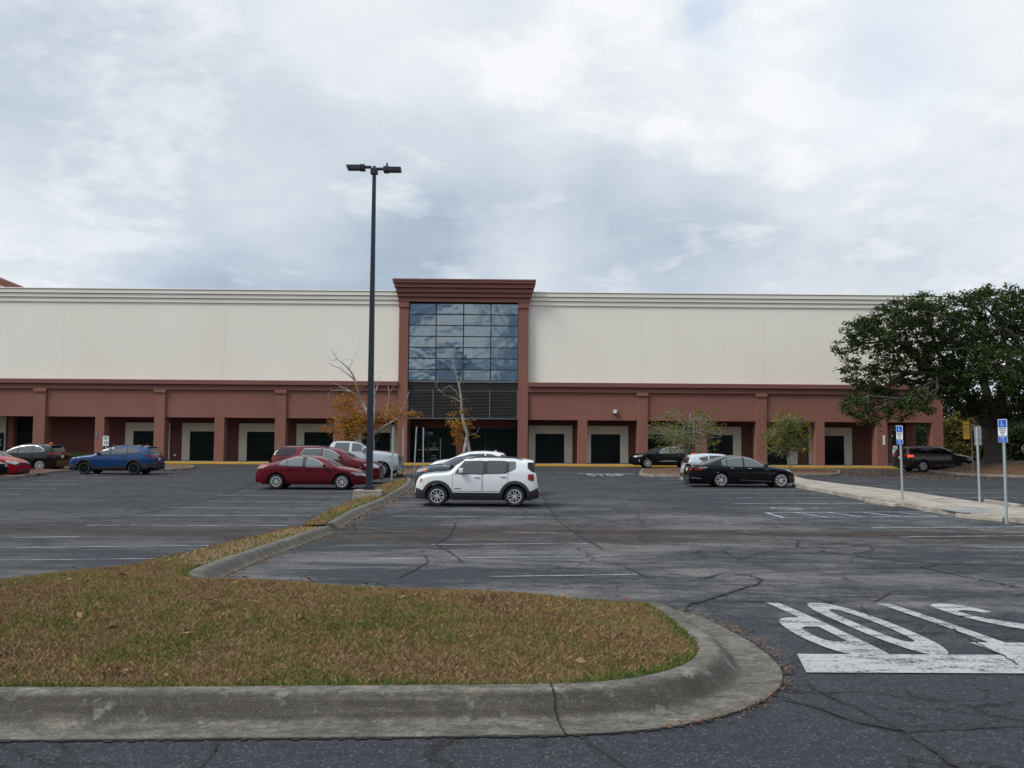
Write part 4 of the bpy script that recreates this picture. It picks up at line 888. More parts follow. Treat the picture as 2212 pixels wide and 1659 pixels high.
r, h, p = post_root(2117.5, 1089, 2111, 921, 'grey back of an accessible parking sign on a steel post, between the two blue signs', 'sign', up=.1, rz=R(-70))
upost(h - .02, .075).build('post', M['galv'], r); plate(.305, .47, h - .235, M['alsign'], r, .005, .015, 'sign_panel'); plate(.305, .17, h - .57, M['alsign'], r, .005, .015, 'fine_panel')
acc_sign(2135, 1002, 2130.5, 954, 'small distant accessible parking sign beside the oak trunk', small=True, w_=.34, Y=62, rz=R(-62))
# bare-backed posts by the pickup, seen edge on
for (xb, yb, xt, yt, lab, fin) in [(846, 1038, 850, 922, 'leftmost thin grey sign post, in front of the silver pickup nose', 1), (870, 1029, 871.5, 924.5, 'thin grey sign post just right of the pickup nose', 0),
                              (894, 1030, 900, 922, 'thin post with a blue and white sign seen edge-on, left of the entrance doors', 2), (914, 1024, 914.5, 924, 'thin grey sign post in front of the entrance doors', 0)]:
    r, h, p = post_root(xb, yb, xt, yt, lab, 'sign', 'sign posts seen edge on by the entrance')
    upost(h, .085 if fin == 1 else .07).build('post', M['galv'], r)
    mb = MB(); mb.box(-.012 if fin == 2 else .028, -.006 if fin == 2 else .034, -.06, .25, h - .47, h); pn = mb.build('sign_panel', M['alsign'] if fin != 2 else M['white'], r); 
    mb = MB(); mb.box(.0 if fin == 2 else .028, .006 if fin == 2 else .034, -.06, .25, h - .66, h - .49); mb.build('fine_panel', M['blue'] if fin == 2 else M['alsign'], r)
# speed limit, yellow, small white and stop signs
r, h, p = post_root(228, 1008, 229.5, 941.5, 'white SPEED LIMIT 10 sign on a post beside the arcade pier', 'sign', Y=61)
upost(h, .07).build('post', M['galv'], r); f = plate(.40, .66, h - .33, M['white'], r, -.055, -.045, 'sign_panel')
text('SPEED', .11, 'lettering', M['ink'], f, (0, -.056, h - .09)); text('LIMIT', .11, 'lettering', M['ink'], f, (0, -.056, h - .21)); text('10', .30, 'lettering', M['ink'], f, (0, -.056, h - .46))
r, h, p = post_root(2101.5, 1003.5, 2097.5, 914, 'faded yellow notice sign with black lettering on a thin post before the oak', 'sign', Y=58.5)
r.location.z -= .3; h += .3
upost(h, .06).build('post', M['greymetal'], r); f = plate(.42, 1.1, h - .45, M['sgyel'], r, -.055, -.045, 'sign_panel')
f.location.x = -.33; f2 = f
text('TOW', .17, 'lettering', M['ink'], f, (0, -.056, h - .10)); 
for i, wd in enumerate(('AWAY ZONE', 'UNAUTHORIZED', 'VEHICLES', 'WILL BE TOWED')): text(wd, .062, 'lettering', M['ink'], f, (0, -.056, h - .30 - i * .10))
text('24 HOURS', .07, 'lettering', M['ink'], f, (0, -.056, h - .78))
r, h, p = post_root(1934, 1003, 1933, 963, 'small white sign on a short post left of the brown car', 'sign', Y=69)
upost(h, .06).build('post', M['galv'], r); f = plate(.32, .56, h - .28, M['white'], r, -.055, -.045, 'sign_panel')
for i, wd in enumerate(('NO', 'PARKING', 'FIRE', 'LANE')): text(wd, .075, 'lettering', M['ink'], f, (0, -.056, h - .1 - i * .12))
r, h, p = post_root(2217, 1003, 2217, 958, 'red STOP sign cut off by the right edge of the photo', 'sign', Y=66)
upost(h, .07).build('post', M['galv'], r); oc_ = [(.40 * math.cos(R(22.5 + 45 * i)), h - .4 + .40 * math.sin(R(22.5 + 45 * i))) for i in range(8)]
mb = MB(); mb.prism(oc_, 'y', -.055, -.045); f = mb.build('sign_panel', M['white'], r); mb = MB(); mb.prism([(a * .93, (b - h + .4) * .93 + h - .4) for a, b in oc_], 'y', -.059, -.0552); mb.build('sign_face', M['sgred'], f)
text('STOP', .27, 'lettering', M['white'], f, (0, -.060, h - .4))
# utility pole across the road behind the camera: it shows in the tower glass
UP = empty('utility_pole', (-10.0, -20, 0), 0, label='wooden utility pole with two crossarms, reflected in the tower glass', cat='utility pole')
MB().tube([(0, 0, -.3), (0, 0, 15.6)], [.18, .11], 10).build('pole', M['greybark'], UP)
for z, hw in ((15.2, 2.0), (13.7, 2.4)):
    o = MB().box(-hw, hw, -.16, -.05, z - .07, z + .07).build('crossarm', M['oakbark'], UP); mb = MB()
    for k in (-.95, -.6, -.25, .25, .6, .95): mb.tube([(k * hw, -.1, z + .07), (k * hw, -.1, z + .3)], .05, 6)
    mb.build('insulator', M['greymetal'], o)

# ------------------------------------------------------------------ trees
def leafcloud(P, size, flat=.6, aspect=.55, seed=0):
    """one rhombic leaf or leaf tuft per point, random attitudes"""
    r_ = np.random.default_rng(seed); n = len(P); a = r_.normal(0, 1, (n, 3)); a[:, 2] *= flat; a /= np.linalg.norm(a, axis=1)[:, None]
    b = r_.normal(0, 1, (n, 3)); b -= (b * a).sum(1)[:, None] * a; b /= np.linalg.norm(b, axis=1)[:, None]
    s_ = (size * r_.uniform(.55, 1.35, n))[:, None] / 2
    return np.stack([P - a * s_, P - b * s_ * aspect, P + a * s_, P + b * s_ * aspect], 1).reshape(-1, 3)
def clumps(cen, rad, n, per, spread, seed):
    """twig clusters scattered through a lobe, denser near its skin, with gaps between"""
    r_ = np.random.default_rng(seed); d = r_.normal(0, 1, (n, 3)); d /= np.linalg.norm(d, axis=1)[:, None]
    c = cen + d * (rad * r_.uniform(.35, 1.12, (n, 1)) ** .6) * np.array([1, 1, .78])
    q = np.repeat(c, per, 0) + r_.normal(0, spread, (n * per, 3)) * np.array([1, 1, .6]); return q
def limb(a, b, r0, r1, sag=.15, n=7, wob=.12, rd=None):
    rd = rd or rnd; a, b = Vector(a), Vector(b); L = (b - a).length; P = []
    for i in range(n + 1):
        t = i / n; p = a.lerp(b, t); p.z += math.sin(math.pi * t) * L * sag; f_ = math.sin(math.pi * t)
        p += Vector((rd.uniform(-1, 1), rd.uniform(-1, 1), rd.uniform(-1, 1))) * L * wob * .25 * f_; P.append(p)
    return P, [r0 + (r1 - r0) * (i / n) for i in range(n + 1)]
# live oak
OY = 62.0; tb = at(2146, 997, OY); tbz = float(z_o(np.array([[tb.x, OY]]))[0])
OAK = empty('live_oak', (tb.x, OY, tbz), 0, label='broad dark green live oak overhanging the right end of the store', cat='tree')
o0 = Vector((tb.x, OY, tbz))
fork = at(2143, 925, OY) - o0; mb = MB()
mb.tube([(0, 0, -.3), (0, 0, .1), (.02, 0, .6), fork * .6, fork], [.95, .72, .58, .56, .62], 12)
tops = [at(2085, 850, OY - 1), at(2120, 800, OY + 2), at(2180, 800, OY - 2), at(2230, 850, OY + 2), at(2050, 865, OY + 3)]
lobes = [(1832, 752, .85), (1858, 720, 1.1), (1880, 705, 1.0), (1852, 800, 1.15), (1868, 850, 1.25), (1848, 880, .9), (1880, 900, .75), (1915, 690, 1.3), (1915, 760, 1.6), (1915, 830, 1.4), (1938, 885, .95), (1965, 672, 1.3), (1975, 735, 1.8), (1985, 810, 1.6), (1990, 868, 1.0),
         (2010, 655, 1.0), (2030, 700, 1.7), (2040, 770, 1.9), (2055, 835, 1.5), (2070, 665, 1.5), (2085, 715, 1.8), (2095, 790, 1.9), (2090, 870, 1.3), (2130, 655, 1.4), (2140, 720, 1.9), (2155, 800, 2.0), (2100, 645, .5), (2128, 636, .55),
         (2190, 655, 1.5), (2200, 720, 2.0), (2215, 800, 2.1), (2185, 870, 1.6), (2250, 680, 2.0), (2270, 760, 2.2), (2260, 850, 2.0), (2320, 720, 2.2), (2350, 800, 2.3), (2320, 870, 2.0), (2400, 760, 2.2), (2205, 645, .8), (2130, 880, 1.0)]
PL = []
main = []
for k, t_ in enumerate(tops):
    P, rr = limb(fork * .97, t_ - o0, .40, .24, .05, 5, .25); mb.tube(P, rr, 9); main.append(t_ - o0)
for k, (x, y, r_) in enumerate(lobes):
    Yl = OY + rnd.uniform(-6.5, 4.0) * (1 if x > 1900 else .5) - (2.5 if x < 2000 else 0); c = at(x, y, Yl) - o0
    st = min(main, key=lambda m_: (m_ - c).length); P, rr = limb(st, c, .17, .03, .10, 7, .5); mb.tube(P, rr, 6)
    for q in range(5):
        e_ = c + Vector((rnd.gauss(0, 1), rnd.gauss(0, 1), rnd.gauss(0, .7))) * r_ * .42; P2, r2 = limb(P[rnd.choice((4, 5, 6))], e_, .05, .012, .05, 4, .4); mb.tube(P2, r2, 4)
    PL.append(clumps(np.array(c), r_, int(29 * r_ ** 2), 32, .17, 100 + k))
mb.build('trunk', M['oakbark'], OAK, smooth=True)
fastmesh('crown', leafcloud(np.concatenate(PL), .19, seed=5), 4, M['oakleaf'], OAK)
# autumn tree at the entrance: limbs traced from the photograph
def traced(name, Y, base, segs, bark, label, conv, lmat, leaf_lobes, lsize, seed, dens=60, spread=.16, extra=None, twig=True):
    rt = empty(name, base, 0, label=label, cat='tree'); b0 = Vector(base); mb = MB(); rd = random.Random(seed); nodes = []
    for pts, r0, r1 in segs:
        dY = 0; P = []
        for i, (x, y) in enumerate(pts):
            px, py = conv(x, y); dY += rd.uniform(-.25, .25) if i else 0; P.append(at(px, py, Y + dY) - b0)
        P = catmull(P, .3); n = len(P); mb.tube(P, [r0 + (r1 - r0) * i / (n - 1) for i in range(n)], 7)
        nodes += P[2:]
        if twig:
            for i in range(2, n, 1):
                if rd.random() < .75:
                    d = Vector((rd.gauss(0, 1), rd.gauss(0, .8), rd.gauss(.5, .6))).normalized() * rd.uniform(.25, .9); Pt, rr = limb(P[i], P[i] + d, .014, .004, .05, 4, .5, rd); mb.tube(Pt, rr, 4)
    mb.build('trunk', bark, rt, smooth=True)
    PL = [clumps(np.array(at(*conv(x, y), Y + rd.uniform(-.7, .7)) - b0), r_, max(2, int(dens * r_ ** 2 * dn)), 9, spread, seed + i) for i, (x, y, r_, dn) in enumerate(leaf_lobes)]
    fastmesh('crown', leafcloud(np.concatenate(PL), lsize, seed=seed), 4, lmat, rt); return rt
cA = lambda x, y: (x / 4.535 + 664.1, y / 4.535 + 718.4)
YA = 59.5; pb = gp(800, 1019); bA = (pb.x, YA, g(YA))
traced('autumn_tree', YA, bA, [([(632, 1330), (640, 1120), (637, 1000), (648, 860), (662, 740), (665, 620), (650, 520), (640, 430), (636, 345)], .17, .05), ([(645, 960), (610, 820), (560, 730), (505, 620), (475, 490), (430, 390), (365, 315), (290, 260), (255, 200), (212, 130)], .12, .012),
    ([(470, 470), (400, 410), (320, 350), (250, 325), (195, 292)], .06, .012), ([(500, 612), (430, 580), (345, 538), (250, 488)], .05, .01), ([(440, 582), (330, 565), (240, 570), (200, 600)], .035, .008), ([(400, 370), (440, 290), (475, 215)], .02, .006), ([(290, 262), (235, 275), (200, 230)], .02, .006), ([(255, 215), (310, 190)], .015, .005),
    ([(642, 1010), (700, 965), (765, 912), (820, 880), (880, 850), (920, 815), (1000, 790), (1040, 775)], .11, .02), ([(770, 905), (780, 760), (800, 640), (790, 520)], .05, .01), ([(802, 600), (850, 520)], .02, .006), ([(665, 600), (690, 510), (720, 440)], .05, .01), ([(880, 850), (930, 740), (960, 660), (1000, 580)], .04, .008), ([(560, 770), (480, 775)], .04, .01), ([(630, 950), (520, 960), (400, 970), (300, 1000)], .05, .01)],
    M['palebark'], 'half-bare pale-barked tree with orange leaves behind the lamp post', cA, M['autumn'],
    [(420, 640, .55, 1), (330, 680, .55, 1), (270, 700, .35, .8), (460, 570, .35, .5), (350, 800, .7, 1), (470, 760, .55, 1.2), (300, 880, .55, 1), (430, 880, .7, 1.2), (520, 850, .6, 1.3), (200, 930, .45, .9), (150, 935, .3, .8), (290, 980, .5, 1.1), (400, 980, .6, 1.2), (500, 970, .6, 1.3), (560, 920, .5, 1.2), (330, 1040, .4, .9), (440, 1030, .4, .9), (560, 1040, .3, .6),
     (690, 840, .55, 1.2), (680, 920, .4, 1.2), (740, 860, .5, 1.0), (790, 760, .4, .8), (830, 830, .5, 1), (870, 780, .45, .9), (890, 720, .35, .7), (850, 890, .35, .6), (930, 790, .3, .8), (990, 780, .4, 1.2), (1030, 800, .3, 1), (960, 870, .3, .7), (1100, 800, .3, .6), (740, 660, .2, .5), (770, 700, .3, .6), (620, 820, .5, 1), (1000, 850, .25, .7), (500, 500, .3, .25)],
    .15, 31, dens=62)
cB = lambda x, y: (x / 3.825 + 826.8, y / 3.825 + 582.8)
pb = gp(1009, 1018); bB = (at(1009, 990, 59.5).x, 59.5, g(59.5))
traced('slender_tree', 59.5, bB, [([(700, 1640), (712, 1560), (712, 1480), (695, 1400), (697, 1350), (672, 1280), (655, 1180), (648, 1060), (632, 960), (602, 840), (582, 740), (575, 650)], .15, .012), ([(672, 1600), (675, 1500), (690, 1420), (694, 1390)], .10, .12), ([(640, 1060), (600, 1000), (550, 960), (480, 1000), (450, 980)], .03, .006), ([(652, 1100), (590, 1060), (520, 1040), (470, 1000)], .025, .006), ([(648, 1080), (680, 1060)], .02, .006),
    ([(660, 1220), (720, 1250), (770, 1240)], .03, .006), ([(697, 1370), (740, 1360), (775, 1350)], .035, .01), ([(632, 960), (650, 900), (655, 850)], .02, .005), ([(602, 840), (570, 790)], .015, .005), ([(640, 1260), (580, 1220), (520, 1260)], .03, .006)],
    M['palebark'], 'slender pale tree with rust coloured leaves in front of the entrance', cB, M['autumn'],
    [(640, 1350, .5, 1.3), (625, 1400, .45, 1.2), (650, 1290, .5, 1.2), (610, 1270, .45, 1), (570, 1250, .3, .7), (690, 1300, .3, .9), (630, 1200, .45, .5), (600, 1140, .4, .35), (660, 1160, .3, .3), (560, 1090, .4, .22), (620, 1080, .4, .2), (640, 1430, .3, 1), (590, 1330, .3, .7), (740, 1310, .15, .6), (780, 1380, .12, .5), (600, 1190, .3, .4)],
    .15, 47, dens=48)
# two young trees in the right-hand island
def young(name, px, pyb, Y, crown, label, seed, nbr, dens):
    b = at(px, 1000, Y); rd = random.Random(seed); b0 = Vector((b.x, Y, float(z_r(np.array([[b.x, Y]]))[0]) - .05)); rt = empty(name, b0, 0, label=label, cat='tree', group='young trees in the right island'); mb = MB()
    tp = at(px + (6 if seed == 3 else 2), crown[0], Y) - b0; P, rr = limb((0, 0, -.1), tp, .10, .02, 0, 9, .15, rd); mb.tube(P, rr, 8); PL = []
    for i in range(nbr):
        f_ = rd.uniform(.38, .98); k = int(f_ * 9); y_ = crown[1] + (crown[0] - crown[1]) * rd.random(); half = crown[2] * (1 - abs((y_ - crown[3]) / (crown[1] - crown[0])) ** 1.5 * 1.2)
        e_ = at(px + rd.choice((-1, 1)) * max(8, half) * rd.uniform(.35, 1.0), y_, Y + rd.uniform(-1.6, 1.6)) - b0; s0 = P[k]
        Pb, rb = limb(s0, e_, .024, .005, .06, 6, .4, rd); mb.tube(Pb, rb, 5)
        for q in range(5):
            j = rd.choice((2, 3, 4, 5, 6)); d = Vector((rd.gauss(0, .5), rd.gauss(0, .5), rd.gauss(.1, .35))); Pt, rt2 = limb(Pb[j], Pb[j] + d, .010, .003, .05, 3, .4, rd); mb.tube(Pt, rt2, 4)
            PL.append(clumps(np.array(Pb[j] + d * .7), .30, max(1, int(dens * rd.uniform(.3, 1))), 6, .11, rd.randrange(9999)))
    mb.build('trunk', M['greybark'], rt, smooth=True); fastmesh('crown', leafcloud(np.concatenate(PL), .12, seed=seed), 4, M['springleaf'], rt)
young('young_tree', 1485, 1018, 59.0, (893, 980, 78, 940), 'sparse wide young tree in front of the black crossover', 3, 56, 3.8)
young('young_tree', 1704, 1016, 59.5, (893, 985, 46, 945), 'fuller narrow young tree left of the raised walk', 5, 54, 6.5)
# hedge by the arcade
hp = []
for i in range(26): hp.append(clumps(np.array((rnd.uniform(-1.6, 1.6), rnd.uniform(-.4, .4), rnd.uniform(.2, .8))), .35, 14, 14, .08, 900 + i))
hb = at(170, 990, 66); HG = empty('hedge', (hb.x, 66, g(66)), 0, label='low clipped green hedge between the dark and blue cars', cat='hedge'); fastmesh('foliage', leafcloud(np.concatenate(hp), .10, seed=77), 4, M['hedge'], HG)
mb = MB(); [mb.tube(*limb((x, 0, 0), (x + rnd.uniform(-.2, .2), rnd.uniform(-.2, .2), .7), .03, .01), 5) for x in (-1.4, -.9, -.3, .3, .9, 1.4)]; mb.build('stems', M['oakbark'], HG)
# trees beyond the right end of the store, and one behind
def bgtree(px, pyt, Y, r_, label, m='bgleaf', seed=0, low=.15):
    t_ = at(px, pyt, Y); b0 = Vector((t_.x, Y, g(80))); h = t_.z - b0.z; rt = empty('background_tree', b0, 0, label=label, cat='tree', group='trees beyond the right end of the store'); rd = random.Random(seed); mb = MB()
    mb.tube([(0, 0, -.2), (0, 0, h * .5), (.2, 0, h * .8)], [.22, .16, .05], 7); PL = []
    for i in range(12):
        z = h * rd.uniform(low, .92); w_ = r_ * (1 - ((z / h - .45) / .62) ** 2) ** .5 if abs(z / h - .45) < .62 else .3; c = Vector((rd.uniform(-1, 1) * w_ * .8, rd.uniform(-1, 1) * w_ * .6, z)); mb.tube(*limb((0, 0, h * .35), c, .08, .02), 5)
        PL.append(clumps(np.array(c), r_ * .48, 46, 12, .30, seed * 50 + i))
    mb.build('trunk', M['oakbark'], rt); fastmesh('crown', leafcloud(np.concatenate(PL), .34, seed=seed), 4, M[m], rt)
BT = [(1935, 868, 112, 4.5, 'dark tree seen through the open end of the arcade', 'bgleaf', .02), (1995, 862, 118, 4.5, 'dark green tree right of the open arcade bay, behind the corner pier', 'bgleaf', .02), (2052, 846, 122, 5.0, 'dark tree just beyond the corner of the store', 'bgleaf', .02),
      (2085, 905, 92, 2.6, 'yellow-brown leafed bush-like tree behind the yellow sign', 'olive', .05), (2118, 862, 128, 5.5, 'far tree hidden behind the left of the oak trunk', 'bgleaf', .02), (2120, 915, 96, 2.4, 'small dark tree left of the oak trunk', 'bgleaf', .02),
      (2190, 868, 125, 5.5, 'dark far tree right of the oak trunk', 'bgleaf', .02), (2240, 880, 118, 5, 'far tree at the right edge of the photo', 'bgleaf', .02), (2215, 925, 88, 2.4, 'dark bushy tree right of the oak trunk', 'bgleaf', .02), (2310, 850, 120, 6, 'far tree outside the right edge', 'bgleaf', .02), (1880, 860, 120, 5, 'far tree behind the store, glimpsed through its arcade', 'bgleaf', .02)]
for i, (x, y, Y, r_, lab, m, lw) in enumerate(BT): bgtree(x, y, Y, r_, lab, m, 200 + i, lw)
# low dark thicket closing the distance
hp = []
for i in range(170): hp.append(clumps(np.array((rnd.uniform(36, 120), rnd.uniform(134, 140), rnd.uniform(.3, 5.5))), 1.6, 12, 9, .4, 2000 + i))
tag(fastmesh('thicket', leafcloud(np.concatenate(hp), .55, seed=9), 4, M['bgleaf']), 'dark thicket of far trees beyond the car park on the right', 'woodland', kind='stuff')

# unseen tree belt added behind the camera (it darkens the light from low behind, and shows in the cars and windows)
hp = []
for i in range(420): hp.append(clumps(np.array((rnd.uniform(-150, 150), rnd.uniform(-66, -58), rnd.uniform(.3, 9.0))), 2.6, 10, 8, .7, 5000 + i))
tag(fastmesh('thicket', leafcloud(np.concatenate(hp), 1.3, seed=10), 4, M['bgleaf']), 'unseen belt of trees added behind the camera to darken low light and reflections', 'woodland', kind='stuff')
# ------------------------------------------------------------------ cars
def paint(name, c, metal=.0, rough=.16):
    return mat(name, c, rough, metal, **{'Coat Weight': .5, 'Coat Roughness': .04, 'Specular IOR Level': .3})
PT = {'white': paint('white_car_paint', (.62, .64, .65)), 'maroon': paint('maroon_car_paint', (.115, .006, .014), .25), 'dkred': paint('dark_red_car_paint', (.10, .006, .012), .2), 'silver': paint('silver_car_paint', (.42, .44, .47), .35),
      'grey': paint('slate_car_paint', (.075, .080, .105), .4), 'black': paint('black_car_paint', (.003, .003, .004)), 'blue': paint('blue_car_paint', (.007, .040, .135), .2), 'red': paint('bright_red_car_paint', (.30, .006, .02)),
      'brown': paint('brown_car_paint', (.040, .030, .026), .4), 'charcoal': paint('charcoal_car_paint', (.006, .006, .006), .1), 'ltsilver': paint('pale_silver_car_paint', (.45, .52, .58), .2)}
GLS = mat('car_window_glass', (.018, .024, .025), .04, 0, **{'IOR': 1.75, 'Specular IOR Level': .6}); GLT = mat('clear_car_window_glass', (.055, .075, .075), .04, 0, **{'IOR': 1.8, 'Specular IOR Level': .65}); GLK = mat('privacy_car_window_glass', (.006, .006, .007), .05, 0, **{'IOR': 1.5, 'Specular IOR Level': .5})
RUB = mat('tyre_rubber', (.012, .012, .013), .8); PLA = mat('black_plastic_trim', (.020, .021, .026), .65); CHR = mat('chrome_trim', (.50, .51, .52), .25, .7); ALY = mat('alloy_wheel', (.60, .60, .60), .35, .55); ALK = mat('black_alloy_wheel', (.012, .012, .013), .4, .3)
LMP = mat('clear_headlamp', (.38, .41, .43), .12, .3); TLR = mat('red_tail_lamp', (.17, .006, .010), .25); AMB = mat('amber_lamp', (.65, .16, .03), .3); PLT = mat('number_plate', (.55, .60, .60), .6); GAP = mat('panel_gap', (.006, .006, .006), .8)
BRK = mat('lit_brake_lamp', (.8, .03, .02), .3, 0, **{'Emission Color': (1, .08, .03, 1), 'Emission Strength': 1.3})
def lerp(P, x):
    """piecewise linear value; P sorted by descending x"""
    if x >= P[0][0]: return P[0][1]
    for (a, za), (b, zb) in zip(P, P[1:]):
        if x >= b: return za if a == b else zb + (za - zb) * (x - b) / (a - b)
    return P[-1][1]
class Car:
    def __init__(s, up, W, wb, rw, name, label, cat, paintm, belt, zs=.22, zfb=.25, zrb=.30, crown=.045, tum=.30, af=.22, ar=.14, rf=.75, rr=.6, arch=.07, group=None, glass=None, tray=None):
        s.up = up; s.W = W; s.wb = wb; s.rw = rw; s.belt = belt; s.xF = up[0][0]; s.xR = up[-1][0]; s.xF = max(p[0] for p in up); s.xR = min(p[0] for p in up)
        # silhouette: front part may lean back under the bumper; keep an upper function and end limits
        s.U = sorted([p for p in up], key=lambda p: -p[0]); s.zs, s.zfb, s.zrb = zs, zfb, zrb; s.crown = crown; s.tum = tum; s.af, s.ar, s.rf, s.rr = af, ar, rf, rr; s.ra = rw + arch; s.p = paintm
        s.root = empty(name, (0, 0, 0), 0, label=label, cat=cat, group=group); s.gl = glass or GLS; s.rl = rw
        s.body()
    def zu(s, x): return lerp(s.U, x)
    def zl(s, x, arches=True):
        z = lerp([(s.xF, s.zfb), (s.xF - .25, s.zfb - .05), (.45, s.zs), (-s.wb - .45, s.zs), (s.xR + .3, s.zrb - .04), (s.xR, s.zrb)], x)
        if arches:
            for xa in (0, -s.wb):
                d = abs(x - xa)
                if d < s.ra: z = max(z, s.rw + math.sqrt(s.ra ** 2 - d * d))
        return min(z, s.zu(x) - .12)
    def hw(s, x, z):
        base = s.W / 2; ef, er = s.xF - x, x - s.xR
        if ef < s.rf: base *= 1 - s.af * (1 - max(0, ef) / s.rf) ** 2.4
        if er < s.rr: base *= 1 - s.ar * (1 - max(0, er) / s.rr) ** 2.4
        zb = lerp(s.belt, x); zt = s.zu(x) - s.crown; y = base
        y -= .045 * max(0, (.5 - z) / .3) ** 2 + .018 * ((z - .72) / .3) ** 2 - .01
        if z > zb: y -= s.tum * (z - zb)
        rr = .10 if zt > zb + .22 else .09
        if z > zt - rr: y -= (.10 if zt > zb + .22 else .11) * ((z - (zt - rr)) / rr) ** 2.2
        return max(y, .05)
    def body(s):
        st = set()
        for p in s.U: st.add(round(p[0], 4))
        x = s.xR
        while x < s.xF:
            st.add(round(x, 4)); x += .014 if (x < s.xR + .18 or x > s.xF - .2) else .04
        for xa in (0, -s.wb):
            for k in range(25): st.add(round(xa + s.ra * .9995 * math.cos(math.pi * k / 24), 4))
        st.add(s.xF); xs_ = sorted(st, reverse=True); xs_ = [x for i, x in enumerate(xs_) if i == 0 or xs_[i - 1] - x > .003]
        NR, NTp = 16, 8; V = []; rings = []
        for x in xs_:
            zl, zt = s.zl(x), s.zu(x) - s.crown; r = []
            zt = max(zt, zl + .05)
            for i in range(NR + 1):
                t = i / NR; t = t ** .85; z = zl + (zt - zl) * t; r.append((x, s.hw(x, z), z))
            yt = r[-1][1]
            for i in range(1, NTp): y = yt * (1 - 2 * i / NTp); r.append((x, y, zt + s.crown * (1 - (y / yt) ** 2)))
            r += [(a, -b, c) for a, b, c in reversed(r[:NR + 1])]
            rings.append(len(V)); V += r
        k = 2 * (NR + 1) + NTp - 1; Fc = []; mi = []
        for a in range(len(xs_) - 1):
            for j in range(k):
                j2 = (j + 1) % k; Fc.append((rings[a] + j, rings[a] + j2, rings[a + 1] + j2, rings[a + 1] + j)); mi.append(1 if j == k - 1 else 0)
        Fc.append(tuple(rings[0] + j for j in range(k))); mi.append(0); Fc.append(tuple(rings[-1] + j for j in range(k - 1, -1, -1))); mi.append(0)
        me = bpy.data.meshes.new('body'); me.from_pydata(V, [], Fc); me.materials.append(s.p); me.materials.append(M['black']); me.polygons.foreach_set('material_index', mi)
        bm = bmesh.new(); bm.from_mesh(me); bmesh.ops.recalc_face_normals(bm, faces=bm.faces); bm.to_mesh(me); bm.free(); me.shade_smooth(); me.set_sharp_from_angle(angle=R(38))
        o = bpy.data.objects.new('body', me); COL.objects.link(o); o.parent = s.root; s.bo = o
        mb = MB(); mb.box(s.xR + .25, s.xF - .3, -s.W / 2 + .26, s.W / 2 - .26, .2, .62); mb.build('underbody', M['black'], s.root)
    def side(s, lo, hi, m, name, off=.006, parent=None, nx=16, nz=8, both=True, th=0):
        """panel on the body side between two height curves given as (x, z) points"""
        lo = sorted(lo, key=lambda p: -p[0]); hi = sorted(hi, key=lambda p: -p[0]); x0, x1 = max(lo[0][0], hi[0][0]), min(lo[-1][0], hi[-1][0]); X = sorted(set([x0 + (x1 - x0) * i / nx for i in range(nx + 1)] + [p[0] for p in lo + hi if x1 <= p[0] <= x0]), reverse=True)
        out = []
        for sg in ((1, -1) if both else (both if isinstance(both, int) else 1,)):
            V = []; Fc = []
            for x in X:
                a, b = lerp(lo, x), lerp(hi, x)
                for j in range(nz + 1): z = a + (b - a) * j / nz; V.append((x, sg * (s.hw(x, z) + off), z))
            for i in range(len(X) - 1):
                for j in range(nz): q = (i * (nz + 1) + j, i * (nz + 1) + j + 1, (i + 1) * (nz + 1) + j + 1, (i + 1) * (nz + 1) + j); Fc.append(q if sg > 0 else q[::-1])
            o = mk(name, V, Fc, m, parent or s.root, smooth=True); out.append(o)
        return out
    def xe(s, y, z, end):
        x = s.xF if end > 0 else s.xR; st = -.012 * end
        for _ in range(330):
            h_ = s.hw(x, z)
            if s.zl(x, False) <= z + .02 and abs(y) <= h_ + .002 and z <= s.zu(x) - s.crown * (y / max(.3, s.hw(x, s.zu(x) - s.crown))) ** 2: return x
            x += st
        return x
    def end(s, end, z0, z1, yf, m, name, off=.008, parent=None, ny=10, nz=6, yc=None):
        """panel on the nose (end=1) or tail (end=-1); yf(z) gives the (left, right) limits"""
        V = []; Fc = []
        for j in range(nz + 1):
            z = z0 + (z1 - z0) * j / nz; a, b = yf(z)
            for i in range(ny + 1): y = a + (b - a) * i / ny; V.append((s.xe(y, z, end) + off * end, y, z))
        for j in range(nz):
            for i in range(ny): q = (j * (ny + 1) + i, j * (ny + 1) + i + 1, (j + 1) * (ny + 1) + i + 1, (j + 1) * (ny + 1) + i); Fc.append(q if end > 0 else q[::-1])
        return mk(name, V, Fc, m, parent or s.root, smooth=True)
    def screen(s, end, z0, z1, inset=.06, m=None, name='windscreen'):
        def yf(z):
            x = s.xe(0, z, end); h_ = s.hw(x, min(z, s.zu(x) - s.crown)) - inset; return -h_, h_
        # z rows spread along the glass
        o = s.end(end, z0, z1, yf, m or s.gl, name, .010, None, 12, 10); return o
    def window(s, lo, hi, name='side_window', m=None, trim=None, tw=.035):
        tw *= .62
        if trim is not None:
            L2 = [(x, z - tw) for x, z in lo]; H2 = [(x, z + tw) for x, z in hi]; xa, xb = max(p[0] for p in lo + hi), min(p[0] for p in lo + hi); s.side(L2, H2, trim, 'window_trim', .007)
        return s.side(lo, hi, m or s.gl, name, .019)
